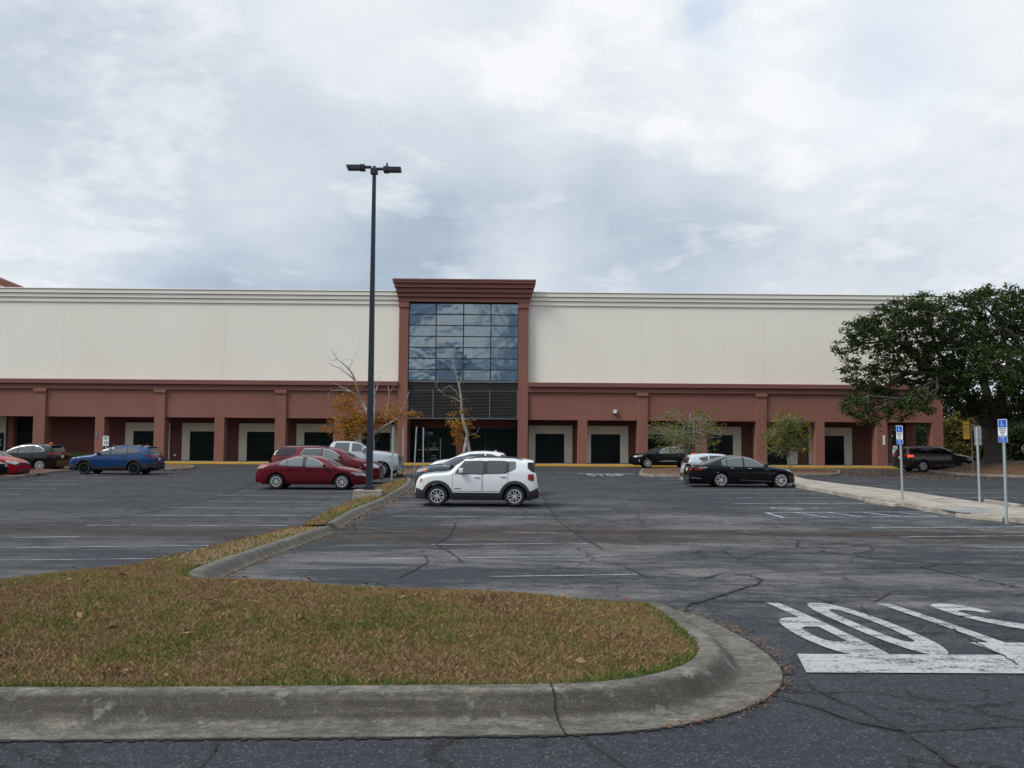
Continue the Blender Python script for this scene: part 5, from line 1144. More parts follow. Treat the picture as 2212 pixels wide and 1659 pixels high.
    def door(s, x0, x1, z0, z1top):
        for sg in (1, -1):
            g_ = .011; V = []; Fc = []; X = [x0 + (x1 - x0) * i / 10 for i in range(11)]; xi = [x0 - g_] + X[1:-1] + [x1 + g_]
            V = []; 
            for (xx, mat_i) in ((X, 0),):
                for x in xx:
                    for j in range(7): za = max(z0, s.zl(x) + s.cl); z = za + (lerp(s.belt, x) - .03 - za) * j / 6; V.append((x, sg * (s.hw(x, z) + .0018), z))
            n0 = len(V)
            for ix, x in enumerate(xi):
                for j in range(7):
                    zt = lerp(s.belt, x) - .03; za = max(z0, s.zl(x) + s.cl); z = za + g_ + (zt - 2 * g_ - za) * j / 6; V.append((x, sg * (s.hw(x, z) + .0045), z))
            for b in (0, n0):
                for i in range(10):
                    for j in range(6): q = (b + i * 7 + j, b + i * 7 + j + 1, b + (i + 1) * 7 + j + 1, b + (i + 1) * 7 + j); Fc.append(q if sg > 0 else q[::-1])
            me = bpy.data.meshes.new('door'); me.from_pydata(V, [], Fc); me.materials.append(GAP); me.materials.append(s.p); me.polygons.foreach_set('material_index', [0] * 60 + [1] * 60); me.shade_smooth()
            o = bpy.data.objects.new('door', me); COL.objects.link(o); o.parent = s.root
            zh = lerp(s.belt, x1 + .16) - .13; xh = x1 + .17; y = s.hw(xh, zh); mb = MB(); mb.cbox(xh - .09, xh + .09, min(sg * (y + .008), sg * (y + .045)), max(sg * (y + .008), sg * (y + .045)), zh - .016, zh + .016, .008); mb.build('handle', s.hm, o)
    hm = PLA; cl = .05
    def cladding(s, m=PLA, wid=.07, z1=None):
        for xa in (0, -s.wb):
            for sg in (1, -1):
                V = []; Fc = []; n = 24
                for i in range(n + 1):
                    a = math.pi * (-.16 + 1.32 * i / n)
                    for r in (s.ra - .005, s.ra + wid * .5, s.ra + wid): x, z = xa + r * math.cos(a), max(s.zl(xa + r * math.cos(a), False), s.rw + r * math.sin(a)); V.append((x, sg * (s.hw(x, z) + .012), z))
                for i in range(n):
                    for j in range(2): q = (i * 3 + j, i * 3 + j + 1, (i + 1) * 3 + j + 1, (i + 1) * 3 + j); Fc.append(q if sg < 0 else q[::-1])
                mk('arch_trim', V, Fc, m, s.root, smooth=True)
        if z1: s.side([(-s.ra, s.zs), (-s.wb + s.ra, s.zs)], [(-s.ra, z1), (-s.wb + s.ra, z1)], m, 'sill_trim', .011)
    def wheels(s, spokes=5, sm=ALY, split=True, rim=.66, tw=.22):
        proto = None
        for xa in (0, -s.wb):
            for sg in (1, -1):
                yo = s.W / 2 - .035
                if proto is None:
                    mb = MB(); r = s.rw; pr = [(rim * r, -.008), (rim * r + .02, 0), (r - .05, .004), (r - .018, -.012), (r, -.045), (r, -tw + .045), (r - .02, -tw), (rim * r, -tw)]; n = 36
                    V = [(q * math.cos(2 * math.pi * i / n), d, q * math.sin(2 * math.pi * i / n)) for i in range(n) for q, d in pr]; k = len(pr)
                    Ty = [(i * k + j, i * k + j + 1, ((i + 1) % n) * k + j + 1, ((i + 1) % n) * k + j) for i in range(n) for j in range(k - 1)]
                    mb.add(V, Ty); tyre = mb
                    hub = MB(); hub.tube([(0, -tw + .02, 0), (0, -.085, 0)], rim * r * .98, 28)
                    rm = MB(); Rr_ = rim * r; pr = [(Rr_ + .004, .004), (Rr_ - .022, .006), (Rr_ - .028, -.02), (Rr_ - .03, -.08)]; V = [(q * math.cos(2 * math.pi * i / n), d, q * math.sin(2 * math.pi * i / n)) for i in range(n) for q, d in pr]
                    rm.add(V, [(i * 4 + j, i * 4 + j + 1, ((i + 1) % n) * 4 + j + 1, ((i + 1) % n) * 4 + j) for i in range(n) for j in range(3)])
                    rm.tube([(0, -.05, 0), (0, -.012, 0)], [.065, .05], 14)
                    for q in range(spokes):
                        a = 2 * math.pi * q / spokes + .3
                        for ds in ((-1, 1) if split else (0,)):
                            w0, w1 = (.011, .017) if split else (.009, .018); da = ds * (.30 if spokes <= 5 else .16)
                            c0, c1 = Vector((math.cos(a + da * .35), 0, math.sin(a + da * .35))) * .045, Vector((math.cos(a + da), 0, math.sin(a + da))) * (Rr_ - .015); t_ = (c1 - c0).normalized(); nn = Vector((-t_.z, 0, t_.x))
                            P = [c0 - nn * w0, c1 - nn * w1, c1 + nn * w1, c0 + nn * w0]
                            rm.add([(p.x, -.012 + (0 if i in (0, 3) else .004), p.z) for i, p in enumerate(P)] + [(p.x, -.055, p.z) for p in P], [(0, 1, 2, 3), (7, 6, 5, 4), (0, 4, 5, 1), (1, 5, 6, 2), (2, 6, 7, 3), (3, 7, 4, 0)])
                    wh = hub.build('wheel', M['black'], s.root); ty = tyre.build('tyre', RUB, wh, True, 40); ri = rm.build('rim', sm, wh)
                    proto = (wh, ty, ri)
                else:
                    wh = proto[0].copy(); COL.objects.link(wh); wh.parent = s.root
                    for c in proto[1:]: d = c.copy(); COL.objects.link(d); d.parent = wh
                wh.location = (xa, sg * yo, s.rw); wh.rotation_euler = (0, rnd.uniform(0, 6), 0) if sg > 0 else (0, rnd.uniform(0, 6), math.pi)
                wh.rotation_mode = 'XYZ'
    def mirrors(s, x, z, m=None, w_=.15, h_=.10):
        for sg in (1, -1):
            y = s.hw(x, z); a, b = sorted((sg * (y + .04), sg * (y + .20))); MB().cbox(x - .07, x + .07, a, b, z - h_ * .3, z + h_, .03).build('door_mirror', m or s.p, s.root, True, 50)
            a, b = sorted((sg * (y - .06), sg * (y + .08))); MB().box(x - .02, x + .03, a, b, z - h_ * .3 - .02, z - h_ * .3 + .02).build('mirror_arm', PLA, s.root)
    def rails(s, x0, x1, m=PLA):
        for sg in (1, -1):
            P = []
            for i in range(9): x = x0 + (x1 - x0) * i / 8; zt = s.zu(x) - s.crown; P.append((x, sg * (s.hw(x, zt) - .02), zt + (.045 if 0 < i < 8 else .0)))
            MB().tube(P, .018, 6).build('roof_rail', m, s.root, True)
    def place(s, px, Yn, face, yaw=0.0):
        """px: image x of the midpoint between the near wheels; Yn: distance of the near side; face: 1 nose to the right"""
        X = at(px, 1000, Yn).x; s.root.rotation_euler.z = (0 if face > 0 else math.pi) + yaw
        mid = Vector((-s.wb / 2 * face, 0, 0)); mid.rotate(Matrix.Rotation(yaw, 3, 'Z')); y0 = Yn + s.W / 2
        s.root.location = (X - mid.x, y0 - mid.y, g(y0)); 
        slope = (g(y0 + .8) - g(y0 - .8)) / 1.6; s.root.location.z = g(y0) + .004
    def plate_(s, end, z, y=0, w_=.30, h_=.14, parent=None):
        x = s.xe(y, z, end); a, b = sorted((x + .004 * end, x + .03 * end)); MB().box(a, b, y - w_ / 2, y + w_ / 2, z - h_ / 2, z + h_ / 2).build('number_plate', PLT, s.root)
def TR(pts, xf, S, face, yg): return [((x - xf) / S * face, (yg - y) / S) for x, y in pts]
Car.hm = PLA
# --- white compact SUV (boxy), nose to the left
T = lambda P: TR(P, 635, 393, -1, 1297)
c = Car(T([(341, 1120), (345, 1050), (352, 1000), (366, 950), (392, 908), (440, 880), (560, 860), (720, 850), (790, 836), (880, 748), (985, 678), (1050, 663), (1200, 656), (1400, 656), (1600, 661), (1760, 674), (1890, 695), (1902, 722), (1915, 800), (1930, 870), (1938, 940), (1950, 1000), (1962, 1060), (1964, 1120)]),
        1.80, 2.57, .345, 'parked_car', 'boxy white compact SUV with black wheel arches, nearest car, nose to the left', 'car', PT['white'], [(1, 1.08), (-.3, 1.08), (-2.6, 1.15), (-3.4, 1.17)], zs=.22, zfb=.27, zrb=.30, tum=.17, af=.15, ar=.10, rf=.5, rr=.4)
c.hm = PT['white']
c.window(T([(868, 862), (1222, 876)]), T([(868, 858), (982, 714), (1225, 706)]), m=GLS, trim=PLA, tw=.025); c.window(T([(1290, 868), (1525, 860)]), T([(1290, 706), (1525, 708)]), m=GLS, trim=PLA, tw=.025); c.window(T([(1572, 838), (1655, 795)]), T([(1572, 712), (1655, 716)]), m=GLT, trim=PLA, tw=.02)
c.side(T([(1228, 874), (1288, 872)]), T([(1228, 706), (1288, 706)]), PLA, 'door_pillar', .012); c.side(T([(1528, 860), (1570, 842)]), T([(1528, 708), (1570, 712)]), PLA, 'door_pillar', .012)
c.side(T([(1818, 800), (1860, 835), (1920, 850)]), T([(1812, 722), (1850, 718), (1900, 722)]), GLK, 'quarter_window', .014); c.screen(1, 1.17, 1.52); c.screen(-1, 1.12, 1.46, .10, GLK, 'rear_window')
c.door(-.50, -1.48, .50, None); c.door(-1.51, -2.35, .50, None)
c.cladding(PLA, .10, .46); c.side(T([(343, 1193), (480, 1213)]), T([(343, 1050), (480, 1100)]), PLA, 'front_bumper', .010); c.side(T([(1800, 1212), (1962, 1181)]), T([(1800, 1100), (1860, 1090), (1960, 1045)]), PLA, 'rear_bumper', .010)
c.end(1, .268, .62, lambda z: (-.72, .72), PLA, 'front_bumper'); c.end(-1, .30, .62, lambda z: (-.78, .78), PLA, 'rear_bumper'); c.end(1, .75, .93, lambda z: (-.66, .66), PLA, 'grille')
c.side(T([(412, 985), (436, 975)]), T([(412, 935), (436, 930)]), AMB, 'marker_lamp', .012); 
c.side(T([(1815, 940), (1850, 955), (1893, 955)]), T([(1815, 880), (1840, 872), (1893, 874)]), TLR, 'tail_lamp', .016); c.side(T([(1893, 1145), (1915, 1140)]), T([(1893, 1110), (1915, 1108)]), TLR, 'reflector', .018)
c.side(T([(858, 1068), (945, 1068)]), T([(858, 1060), (945, 1060)]), PLA, 'badge', .012)
c.wheels(5, ALY, True, .66, .22); c.mirrors(.0 - .80, 1.14, PT['white'], h_=.13); c.rails(-1.0, -2.85); c.place(1028.5, 30.8, -1)
MB().tube([(-2.75, .3, 1.60), (-2.86, .3, 1.80)], .006, 5).build('aerial', PLA, c.root)
# --- maroon saloon, nose right
T = lambda P: TR(P, 1427, 278, 1, 965)
c = Car(T([(1706, 880), (1706, 830), (1696, 786), (1650, 748), (1560, 722), (1450, 702), (1380, 690), (1320, 655), (1230, 605), (1160, 582), (1060, 570), (950, 566), (850, 574), (780, 590), (700, 620), (600, 652), (520, 664), (452, 667), (430, 688), (420, 725), (405, 785), (403, 850)]),
        1.82, 2.775, .325, 'parked_car', 'maroon four-door saloon beside the lamp post, nose to the right', 'car', PT['maroon'], [(1, .90), (0, .94), (-1, .99), (-2.4, 1.02), (-3.6, 1.05)], tum=.42, ar=.18, rr=.7, af=.26, rf=.9)
c.hm = PT['maroon']
for lo, hi in (([(1255, 706), (1004, 694)], [(1255, 698), (1170, 645), (1085, 606), (1004, 596)]), ([(962, 690), (785, 684)], [(962, 596), (880, 596), (785, 620)]), ([(775, 683), (690, 677)], [(775, 624), (735, 645), (690, 672)])): c.window(T(lo), T(hi), m=GLT, trim=CHR, tw=.030)
c.side(T([(1004, 696), (962, 692)]), T([(1004, 590), (962, 590)]), PLA, 'door_pillar', .016)
c.screen(1, .99, 1.36, m=GLT); c.screen(-1, 1.10, 1.34, .1, name='rear_window'); c.door(-.58, -1.58, .30, None); c.door(-1.61, -2.40, .30, None)
c.side(T([(1525, 762), (1600, 800), (1690, 800)]), T([(1525, 757), (1600, 765), (1690, 785)]), LMP, 'headlamp', .012); c.side(T([(420, 745), (515, 724)]), T([(420, 705), (515, 712)]), TLR, 'tail_lamp', .010)
c.side(T([(420, 722), (515, 722)]), T([(420, 708), (515, 713)]), LMP, 'reversing_lamp', .013)
c.wheels(10, ALY, False, .66, .21); c.mirrors(-.72, .98, PT['maroon']); c.end(1, .35, .6, lambda z: (-.6, .6), PLA, 'grille'); c.place(667.5, 39.2, 1)
# --- large dark red crossover behind it
T = lambda P: TR(P, 1628, 250, 1, 905)
c = Car(T([(1872, 830), (1873, 745), (1860, 690), (1790, 650), (1700, 622), (1600, 606), (1560, 592), (1470, 540), (1380, 498), (1280, 478), (1150, 466), (950, 460), (750, 466), (670, 478), (645, 498), (612, 560), (578, 604), (572, 660), (572, 760), (588, 830)]),
        2.0, 3.07, .37, 'parked_car', 'large dark red crossover with chrome window surround, behind the maroon saloon', 'car', PT['dkred'], [(1, 1.12), (-.5, 1.15), (-3, 1.28), (-4.5, 1.33)], tum=.24, af=.18, ar=.12)
c.window(T([(880, 540), (800, 575), (615, 572)]), T([(880, 487), (655, 486), (615, 565)]), m=GLK); c.window(T([(1183, 590), (945, 562)]), T([(1183, 497), (985, 497), (945, 555)]), m=GLS, trim=CHR); c.window(T([(1430, 618), (1200, 596)]), T([(1430, 608), (1360, 545), (1280, 506), (1200, 499)]), m=GLT, trim=CHR)
c.screen(1, 1.22, 1.60, m=GLS); c.door(-.7, -1.8, .4, None); c.door(-1.83, -2.8, .4, None); c.side(T([(1700, 690), (1800, 715)]), T([(1700, 668), (1800, 680)]), LMP, 'headlamp', .012); c.end(1, .75, .98, lambda z: (-.98, -.55), LMP, 'headlamp', .012); c.end(1, .75, .98, lambda z: (.55, .98), LMP, 'headlamp', .012)
c.end(1, .55, .85, lambda z: (-.5, .5), PLA, 'grille', .012); c.end(1, .86, .89, lambda z: (-.5, .5), CHR, 'grille_trim', .018); c.side(T([(660, 625), (570, 625)]), T([(660, 605), (570, 600)]), TLR, 'tail_lamp', .01)
c.wheels(5, ALY, True); c.mirrors(-.85, 1.22, PT['dkred']); c.rails(-1.4, -3.9, PLA)
c.root.location = (0, 0, 0); c.place((1628 / 5.4405 + 474.4) - 1.535 * 46, 43.5, 1)
# --- silver pickup
T = lambda P: TR(P, 1895, 217.6, 1, 825)
zb = 1.36
c = Car(T([(2108, 700), (2095, 600), (2085, 552), (2050, 540), (1950, 522), (1850, 513), (1790, 508), (1710, 460), (1640, 425), (1550, 404), (1400, 397), (1310, 404), (1285, 430), (1272, 470), (1268, 525), (1266, 530), (850, 535), (848, 560), (846, 700)]),
        2.03, 3.70, .40, 'parked_pickup', 'silver four-door pickup truck, nose to the right, behind the lamp post', 'pickup', PT['silver'], [(1, 1.2), (-1, 1.36), (-4.9, 1.36)], zs=.42, zfb=.45, zrb=.5, tum=.22, arch=.10, af=.16, ar=.03, rr=.2)
c.hm = PT['silver']; c.window(T([(1512, 517), (1338, 513)]), T([(1512, 426), (1350, 424), (1338, 470)]), m=GLS, trim=PLA, tw=.02); c.window(T([(1715, 520), (1545, 517)]), T([(1715, 490), (1620, 434), (1545, 427)]), m=GLS, trim=PLA, tw=.02)
c.screen(1, 1.47, 1.82, m=GLS); c.screen(-1, 1.45, 1.8, .2, GLK, 'rear_window'); c.door(-.85, -1.72, .55, None); c.door(-1.76, -2.72, .55, None)
c.side(T([(2055, 600), (1970, 585)]), T([(2055, 568), (1970, 565)]), LMP, 'headlamp', .012); c.end(1, .85, 1.2, lambda z: (-.55, .55), PLA, 'grille', .012); 
for z in (.88, .97, 1.06, 1.15): c.end(1, z, z + .045, lambda z: (-.58, .58), CHR, 'grille_bar', .02, nz=1)
c.end(1, .55, .76, lambda z: (-.88, .88), CHR, 'front_bumper', .02); c.side([(1.0, .55), (.62, .52)], [(1.0, .76), (.62, .74)], CHR, 'front_bumper', .014)
c.end(1, .96, 1.2, lambda z: (-.95, -.6), LMP, 'headlamp', .014); c.wheels(10, ALY, False, .6, .26); c.mirrors(-.95, 1.42, PT['silver'], h_=.2); c.place((1895 / 5.4405 + 474.4) - 1.85 * 40, 50, 1)
# --- slate grey saloon behind the white SUV
T = lambda P: TR(P, 640, 333, -1, 1146)
c = Car(T([(338, 980), (340, 890), (348, 840), (375, 800), (450, 772), (600, 750), (690, 744), (760, 706), (860, 660), (960, 640), (1100, 632), (1250, 634), (1400, 650), (1600, 720), (1760, 770), (1830, 790), (1850, 840), (1862, 960)]),
        1.80, 2.70, .32, 'parked_car', 'slate grey saloon mostly hidden behind the boxy white SUV', 'car', PT['grey'], [(1, .98), (-.3, 1.08), (-3.5, 1.14)], tum=.4, af=.24)
c.window(T([(790, 762), (1020, 768)]), T([(790, 757), (900, 684), (1020, 660)]), m=GLS); c.window(T([(1060, 768), (1350, 775)]), T([(1060, 658), (1350, 690)]), m=GLS); c.side(T([(712, 772), (1000, 776)]), T([(712, 764), (1000, 768)]), CHR, 'window_trim', .012)
c.screen(1, 1.22, 1.50); c.side(T([(362, 850), (498, 838)]), T([(362, 822), (430, 815), (498, 812)]), LMP, 'headlamp', .012); c.side(T([(440, 840), (498, 836)]), T([(440, 815), (498, 814)]), AMB, 'marker_lamp', .015)
c.end(1, .5, .78, lambda z: (-.62, .62), PLA, 'grille', .012); c.end(1, .64, .66, lambda z: (-.62, .62), CHR, 'grille_bar', .02, nz=1); c.door(-.6, -1.6, .3, None); c.wheels(5, ALY, True); c.mirrors(-.55, 1.10, PLA); c.place((640 + 450) / 6.044 + 840.3, 36.3, -1)
# --- white hatchback further back
T = lambda P: TR(P, 743, 270, -1, 994)
c = Car(T([(505, 860), (504, 800), (520, 752), (600, 706), (700, 686), (775, 680), (850, 645), (940, 604), (1020, 584), (1120, 574), (1250, 570), (1390, 578), (1490, 596), (1512, 615), (1560, 680), (1580, 740), (1588, 860)]),
        1.79, 2.60, .32, 'parked_car', 'white hatchback, only its hood and arched roof seen above the grey saloon', 'car', PT['white'], [(1, 1.0), (-.3, 1.12), (-3.2, 1.22)], tum=.35)
c.window(T([(930, 655), (1240, 660)]), T([(930, 650), (1060, 612), (1240, 604)]), m=GLS); c.window(T([(1265, 660), (1420, 655)]), T([(1265, 605), (1340, 612), (1420, 640)]), m=GLS)
c.screen(1, 1.22, 1.50); c.side(T([(1455, 660), (1520, 660)]), T([(1455, 618), (1520, 618)]), TLR, 'tail_lamp', .012); c.wheels(5, ALY); c.mirrors(-.5, 1.15); c.place((743 + 351) / 6.044 + 840.3, 44.7, -1)
zt = c.zu(-2.35); MB().prism([(-2.25, zt - .01), (-2.42, zt - .01), (-2.42, zt + .06)], 'y', -.02, .02).build('aerial', PT['white'], c.root)
# --- black crossover by the store kerb
T = lambda P: TR(P, 1345, 162.6, -1, 1078)
c = Car(T([(1156, 1010), (1158, 950), (1175, 926), (1260, 906), (1350, 893), (1390, 868), (1470, 828), (1560, 812), (1650, 808), (1740, 814), (1820, 834), (1880, 866), (1910, 896), (1922, 930), (1926, 1020)]),
        1.88, 2.71, .35, 'parked_car', 'shiny black crossover at the yellow kerb behind the sparse young tree', 'car', PT['black'], [(1, 1.02), (-.6, 1.06), (-3.2, 1.16)], tum=.33)
c.window(T([(1470, 903), (1606, 898)]), T([(1470, 898), (1530, 852), (1606, 834)]), m=GLT, trim=CHR, tw=.04); c.window(T([(1622, 896), (1770, 886)]), T([(1622, 832), (1700, 834), (1770, 858)]), m=GLT, trim=CHR, tw=.04)
c.screen(1, 1.18, 1.50); c.side(T([(1190, 955), (1285, 938)]), T([(1190, 938), (1285, 922)]), LMP, 'headlamp', .012); c.side(T([(1235, 1005), (1248, 1003)]), T([(1235, 978), (1248, 976)]), LMP, 'fog_lamp', .014); c.side(T([(1860, 922), (1915, 922)]), T([(1860, 900), (1915, 898)]), BRK, 'tail_lamp', .012)
c.side(T([(1475, 1002), (1690, 1000)]), T([(1475, 997), (1580, 984), (1690, 993)]), CHR, 'door_trim', .010)
c.wheels(5, ALY, True, .66); c.mirrors(-.75, 1.12, PLA); c.door(-.6, -1.6, .35, None); c.door(-1.63, -2.4, .35, None); c.place(1439.7, 67.6, -1)
# --- pale silver hatchback behind the black saloon
T = lambda P: TR(P, 1061, 236.6, 1, 1087)
c = Car(T([(1270, 1000), (1265, 900), (1200, 862), (1080, 835), (950, 768), (870, 755), (760, 738), (600, 731), (470, 738), (400, 750), (372, 775), (350, 830), (330, 880), (316, 940), (310, 1020)]),
        1.69, 2.53, .31, 'parked_car', 'pale silver hatchback with a blue sticker, behind the black saloon', 'car', PT['ltsilver'], [(1, 1.0), (-3.2, 1.12)], tum=.25, ar=.10)
ws = c.window(T([(582, 830), (520, 822), (482, 800)]), T([(582, 762), (482, 782)]), m=GLS); c.window(T([(780, 830), (600, 830)]), T([(780, 760), (600, 758)]), m=GLS); c.side(T([(548, 812), (508, 812)]), T([(548, 775), (508, 775)]), M['blue'], 'sticker', .018, parent=None)
c.screen(-1, 1.0, 1.33, .12, GLK, 'rear_window'); c.screen(1, 1.1, 1.42); c.wheels(5, ALY); c.end(-1, .30, .52, lambda z: (-.75, .75), PT['grey'], 'rear_bumper', .015); c.end(-1, .95, 1.25, lambda z: (.60, .75), TLR, 'tail_lamp', .012); c.end(-1, .95, 1.25, lambda z: (-.75, -.60), TLR, 'tail_lamp', .012); c.plate_(-1, .80); c.place(1423.1 + (1061 - 299) / 5.4405, 46, 1)
# --- black saloon at the raised walk
T = lambda P: TR(P, 1435, 251, 1, 1140)
c = Car(T([(1606, 1060), (1610, 1010), (1596, 962), (1545, 924), (1440, 903), (1330, 889), (1270, 880), (1200, 838), (1100, 792), (1000, 773), (900, 769), (790, 782), (690, 812), (600, 848), (520, 868), (430, 868), (398, 876), (386, 920), (374, 980), (370, 1050)]),
        1.85, 2.776, .335, 'parked_car', 'glossy black saloon parked nose-up to the raised concrete walk', 'car', PT['black'], [(1, .95), (0, .97), (-3.6, 1.06)], tum=.42, ar=.14, rr=.5, af=.26, rf=.9)
c.hm = CHR
for lo, hi in (([(1222, 897), (1010, 893)], [(1222, 888), (1110, 818), (1010, 800)]), ([(990, 893), (810, 888)], [(990, 800), (900, 798), (810, 812)]), ([(800, 888), (745, 884)], [(800, 816), (745, 842)])): c.window(T(lo), T(hi), m=GLT, trim=CHR, tw=.035)
c.screen(1, 1.03, 1.38, m=GLS); c.screen(-1, 1.14, 1.38, .1, name='rear_window'); c.door(-.55, -1.62, .32, None); c.door(-1.65, -2.45, .32, None)
c.side(T([(1495, 935), (1575, 970)]), T([(1495, 930), (1575, 945)]), LMP, 'headlamp', .012); c.side(T([(560, 926), (500, 945), (430, 945)]), T([(560, 916), (500, 908), (430, 910)]), TLR, 'tail_lamp', .012); c.side(T([(580, 915), (480, 922)]), T([(580, 906), (480, 908)]), LMP, 'reversing_lamp', .015)
c.end(-1, .76, .90, lambda z: (-.86, -.5), TLR, 'tail_lamp', .012); c.end(-1, .76, .90, lambda z: (.5, .86), TLR, 'tail_lamp', .012); c.plate_(-1, .80); c.end(-1, .92, .94, lambda z: (-.5, .5), CHR, 'boot_trim', .015, nz=1)
c.side(T([(1335, 1072), (960, 1055)]), T([(1335, 1067), (960, 1051)]), CHR, 'sill_trim', .010); c.side(T([(500, 1044), (390, 1034)]), T([(500, 1036), (390, 1028)]), CHR, 'bumper_trim', .012)
c.wheels(5, ALY, True, .74); c.mirrors(-.62, 1.03, PLA); c.place(1622.8, 43, 1)
def wagon(label, pm, W, wb, rw, up, belt, wins, px, Yn, face, yaw=0, gl=GLS, spokes=5, sm=ALY, clad=None, trim=None, rails=None, rs=None, tail=TLR, ws=None, **kw):
    c = Car(up, W, wb, rw, 'parked_car', label, 'car', pm, belt, **kw)
    for lo, hi in wins: c.window(lo, hi, m=gl, trim=trim, tw=.035)
    if ws: c.screen(1, ws[0], ws[1], m=gl)
    if rs: c.screen(-1, rs[0], rs[1], .12, GLK, 'rear_window')
    if clad: c.cladding(PLA, .07, clad)
    c.wheels(spokes, sm, True, .66); c.door(-.55, -1.5, .42, None); c.door(-1.53, -2.35, .42, None)
    if rails: c.rails(*rails)
    c.place(px, Yn, face, yaw); return c
# --- blue estate
c = wagon('blue estate car with black wheels and roof rails, nose to the left', PT['blue'], 1.86, 2.745, .36, [(.90, .35), (.92, .60), (.88, .85), (.72, .95), (.30, 1.04), (-.25, 1.10), (-.45, 1.13), (-.95, 1.42), (-1.25, 1.54), (-1.6, 1.60), (-2.4, 1.62), (-3.1, 1.59), (-3.42, 1.53), (-3.5, 1.45), (-3.68, 1.15), (-3.80, .95), (-3.84, .7), (-3.82, .4)],
    [(1, 1.0), (-.5, 1.07), (-3.8, 1.16)], [([(-.68, 1.08), (-1.42, 1.10)], [(-.68, 1.12), (-1.15, 1.42), (-1.42, 1.48)]), ([(-1.48, 1.10), (-2.32, 1.13)], [(-1.48, 1.48), (-2.32, 1.49)]), ([(-2.38, 1.14), (-2.7, 1.17), (-3.0, 1.26)], [(-2.38, 1.49), (-2.75, 1.46), (-3.0, 1.32)])], 234.8, 51.3, -1, sm=ALK, clad=.45, rails=(-1.35, -3.2), rs=(1.16, 1.42), ws=(1.18, 1.5), zs=.28, tum=.20, zfb=.33, zrb=.40)
c.side([(.86, .82), (.55, .90)], [(.86, .88), (.55, .95)], LMP, 'headlamp', .012); c.side([(-3.3, 1.08), (-3.8, .92)], [(-3.3, 1.10), (-3.8, 1.08)], TLR, 'tail_lamp', .012); c.end(-1, .95, 1.08, lambda z: (.45, .88), TLR, 'tail_lamp', .014); c.end(-1, .95, 1.08, lambda z: (-.88, -.45), TLR, 'tail_lamp', .014); c.plate_(-1, .86); c.end(-1, .42, .68, lambda z: (-.85, .85), PLA, 'rear_bumper', .012); c.side([(-3.3, .36), (-3.84, .42)], [(-3.3, .62), (-3.84, .68)], PLA, 'rear_bumper', .011); c.mirrors(-.8, 1.13, PLA); c.side([(.9, .36), (.5, .36)], [(.9, .52), (.5, .58)], PLA, 'front_bumper', .012)
x = -3.35; MB().cbox(-3.52, -3.25, -.6, .6, 1.50, 1.54, .015).build('spoiler', PLA, c.root)
for x in (-1.5, -2.9):
    for sg in (-1, 1): y = c.hw(x, c.zu(x) - .05) - .03; MB().cbox(x - .05, x + .05, sg * y - .03, sg * y + .03, c.zu(x) - .02, c.zu(x) + .035, .01).build('rail_foot', AMB, c.root)
# --- black crossover at far left, tail to the right
c = wagon('black crossover with silver wheels at far left, tail lamps facing right', PT['charcoal'], 1.87, 2.685, .355, [(.88, .4), (.92, .65), (.88, .85), (.5, 1.0), (-.2, 1.08), (-.5, 1.14), (-1.1, 1.50), (-1.5, 1.61), (-2.0, 1.65), (-2.7, 1.61), (-3.2, 1.52), (-3.3, 1.46), (-3.48, 1.15), (-3.56, .95), (-3.6, .7), (-3.58, .42)],
    [(1, 1.0), (-.5, 1.08), (-3.6, 1.2)], [([(-.75, 1.13), (-1.38, 1.14)], [(-.75, 1.18), (-1.2, 1.44), (-1.38, 1.50)]), ([(-1.44, 1.14), (-2.2, 1.16)], [(-1.44, 1.51), (-2.2, 1.52)]), ([(-2.25, 1.16), (-2.95, 1.20)], [(-2.25, 1.52), (-2.6, 1.46), (-2.95, 1.25)])], 84.3 - 1.34 * 37, 54, -1, trim=CHR, rs=(1.16, 1.46), ws=(1.2, 1.52), zs=.25, tum=.17)
c.side([(-3.15, 1.02), (-3.56, .98)], [(-3.15, 1.10), (-3.56, 1.14)], TLR, 'tail_lamp', .012); c.end(-1, 1.0, 1.13, lambda z: (.35, .88), TLR, 'tail_lamp', .014); c.end(-1, 1.0, 1.13, lambda z: (-.88, -.35), TLR, 'tail_lamp', .014); c.plate_(-1, .88); c.end(-1, .98, 1.0, lambda z: (-.4, .4), CHR, 'tailgate_trim', .018, nz=1); MB().cbox(-3.42, -3.1, -.6, .6, 1.50, 1.54, .015).build('spoiler', PLA, c.root)
MB().prism([(-2.7, 1.63), (-2.95, 1.60), (-2.93, 1.74)], 'y', -.03, .03).build('aerial', AMB, c.root)
# --- bright red hatchback and dark car at the left edge
c = wagon('bright red hatchback cut off by the left edge, nose to the right', PT['red'], 1.70, 2.50, .30, [(.78, .3), (.80, .55), (.74, .75), (.5, .90), (.1, 1.02), (-.1, 1.06), (-.6, 1.32), (-1.0, 1.47), (-1.6, 1.52), (-2.6, 1.48), (-2.95, 1.4), (-3.1, 1.0), (-3.15, .4)],
    [(1, .95), (-3.1, 1.1)], [([(-.45, 1.08), (-1.2, 1.08)], [(-.45, 1.14), (-.9, 1.38), (-1.2, 1.42)]), ([(-1.3, 1.08), (-2.2, 1.1)], [(-1.3, 1.42), (-2.2, 1.42)])], 0, 47.4, 1, rs=(1.05, 1.4), ws=(1.08, 1.42), zs=.2, af=.20)
c.side([(.70, .66), (.30, .74)], [(.70, .78), (.30, .88)], LMP, 'headlamp', .012)
for sg in (-1, 1): c.end(1, .66, .80, lambda z, sg=sg: tuple(sorted((sg * .42, sg * .76))), LMP, 'headlamp', .014)
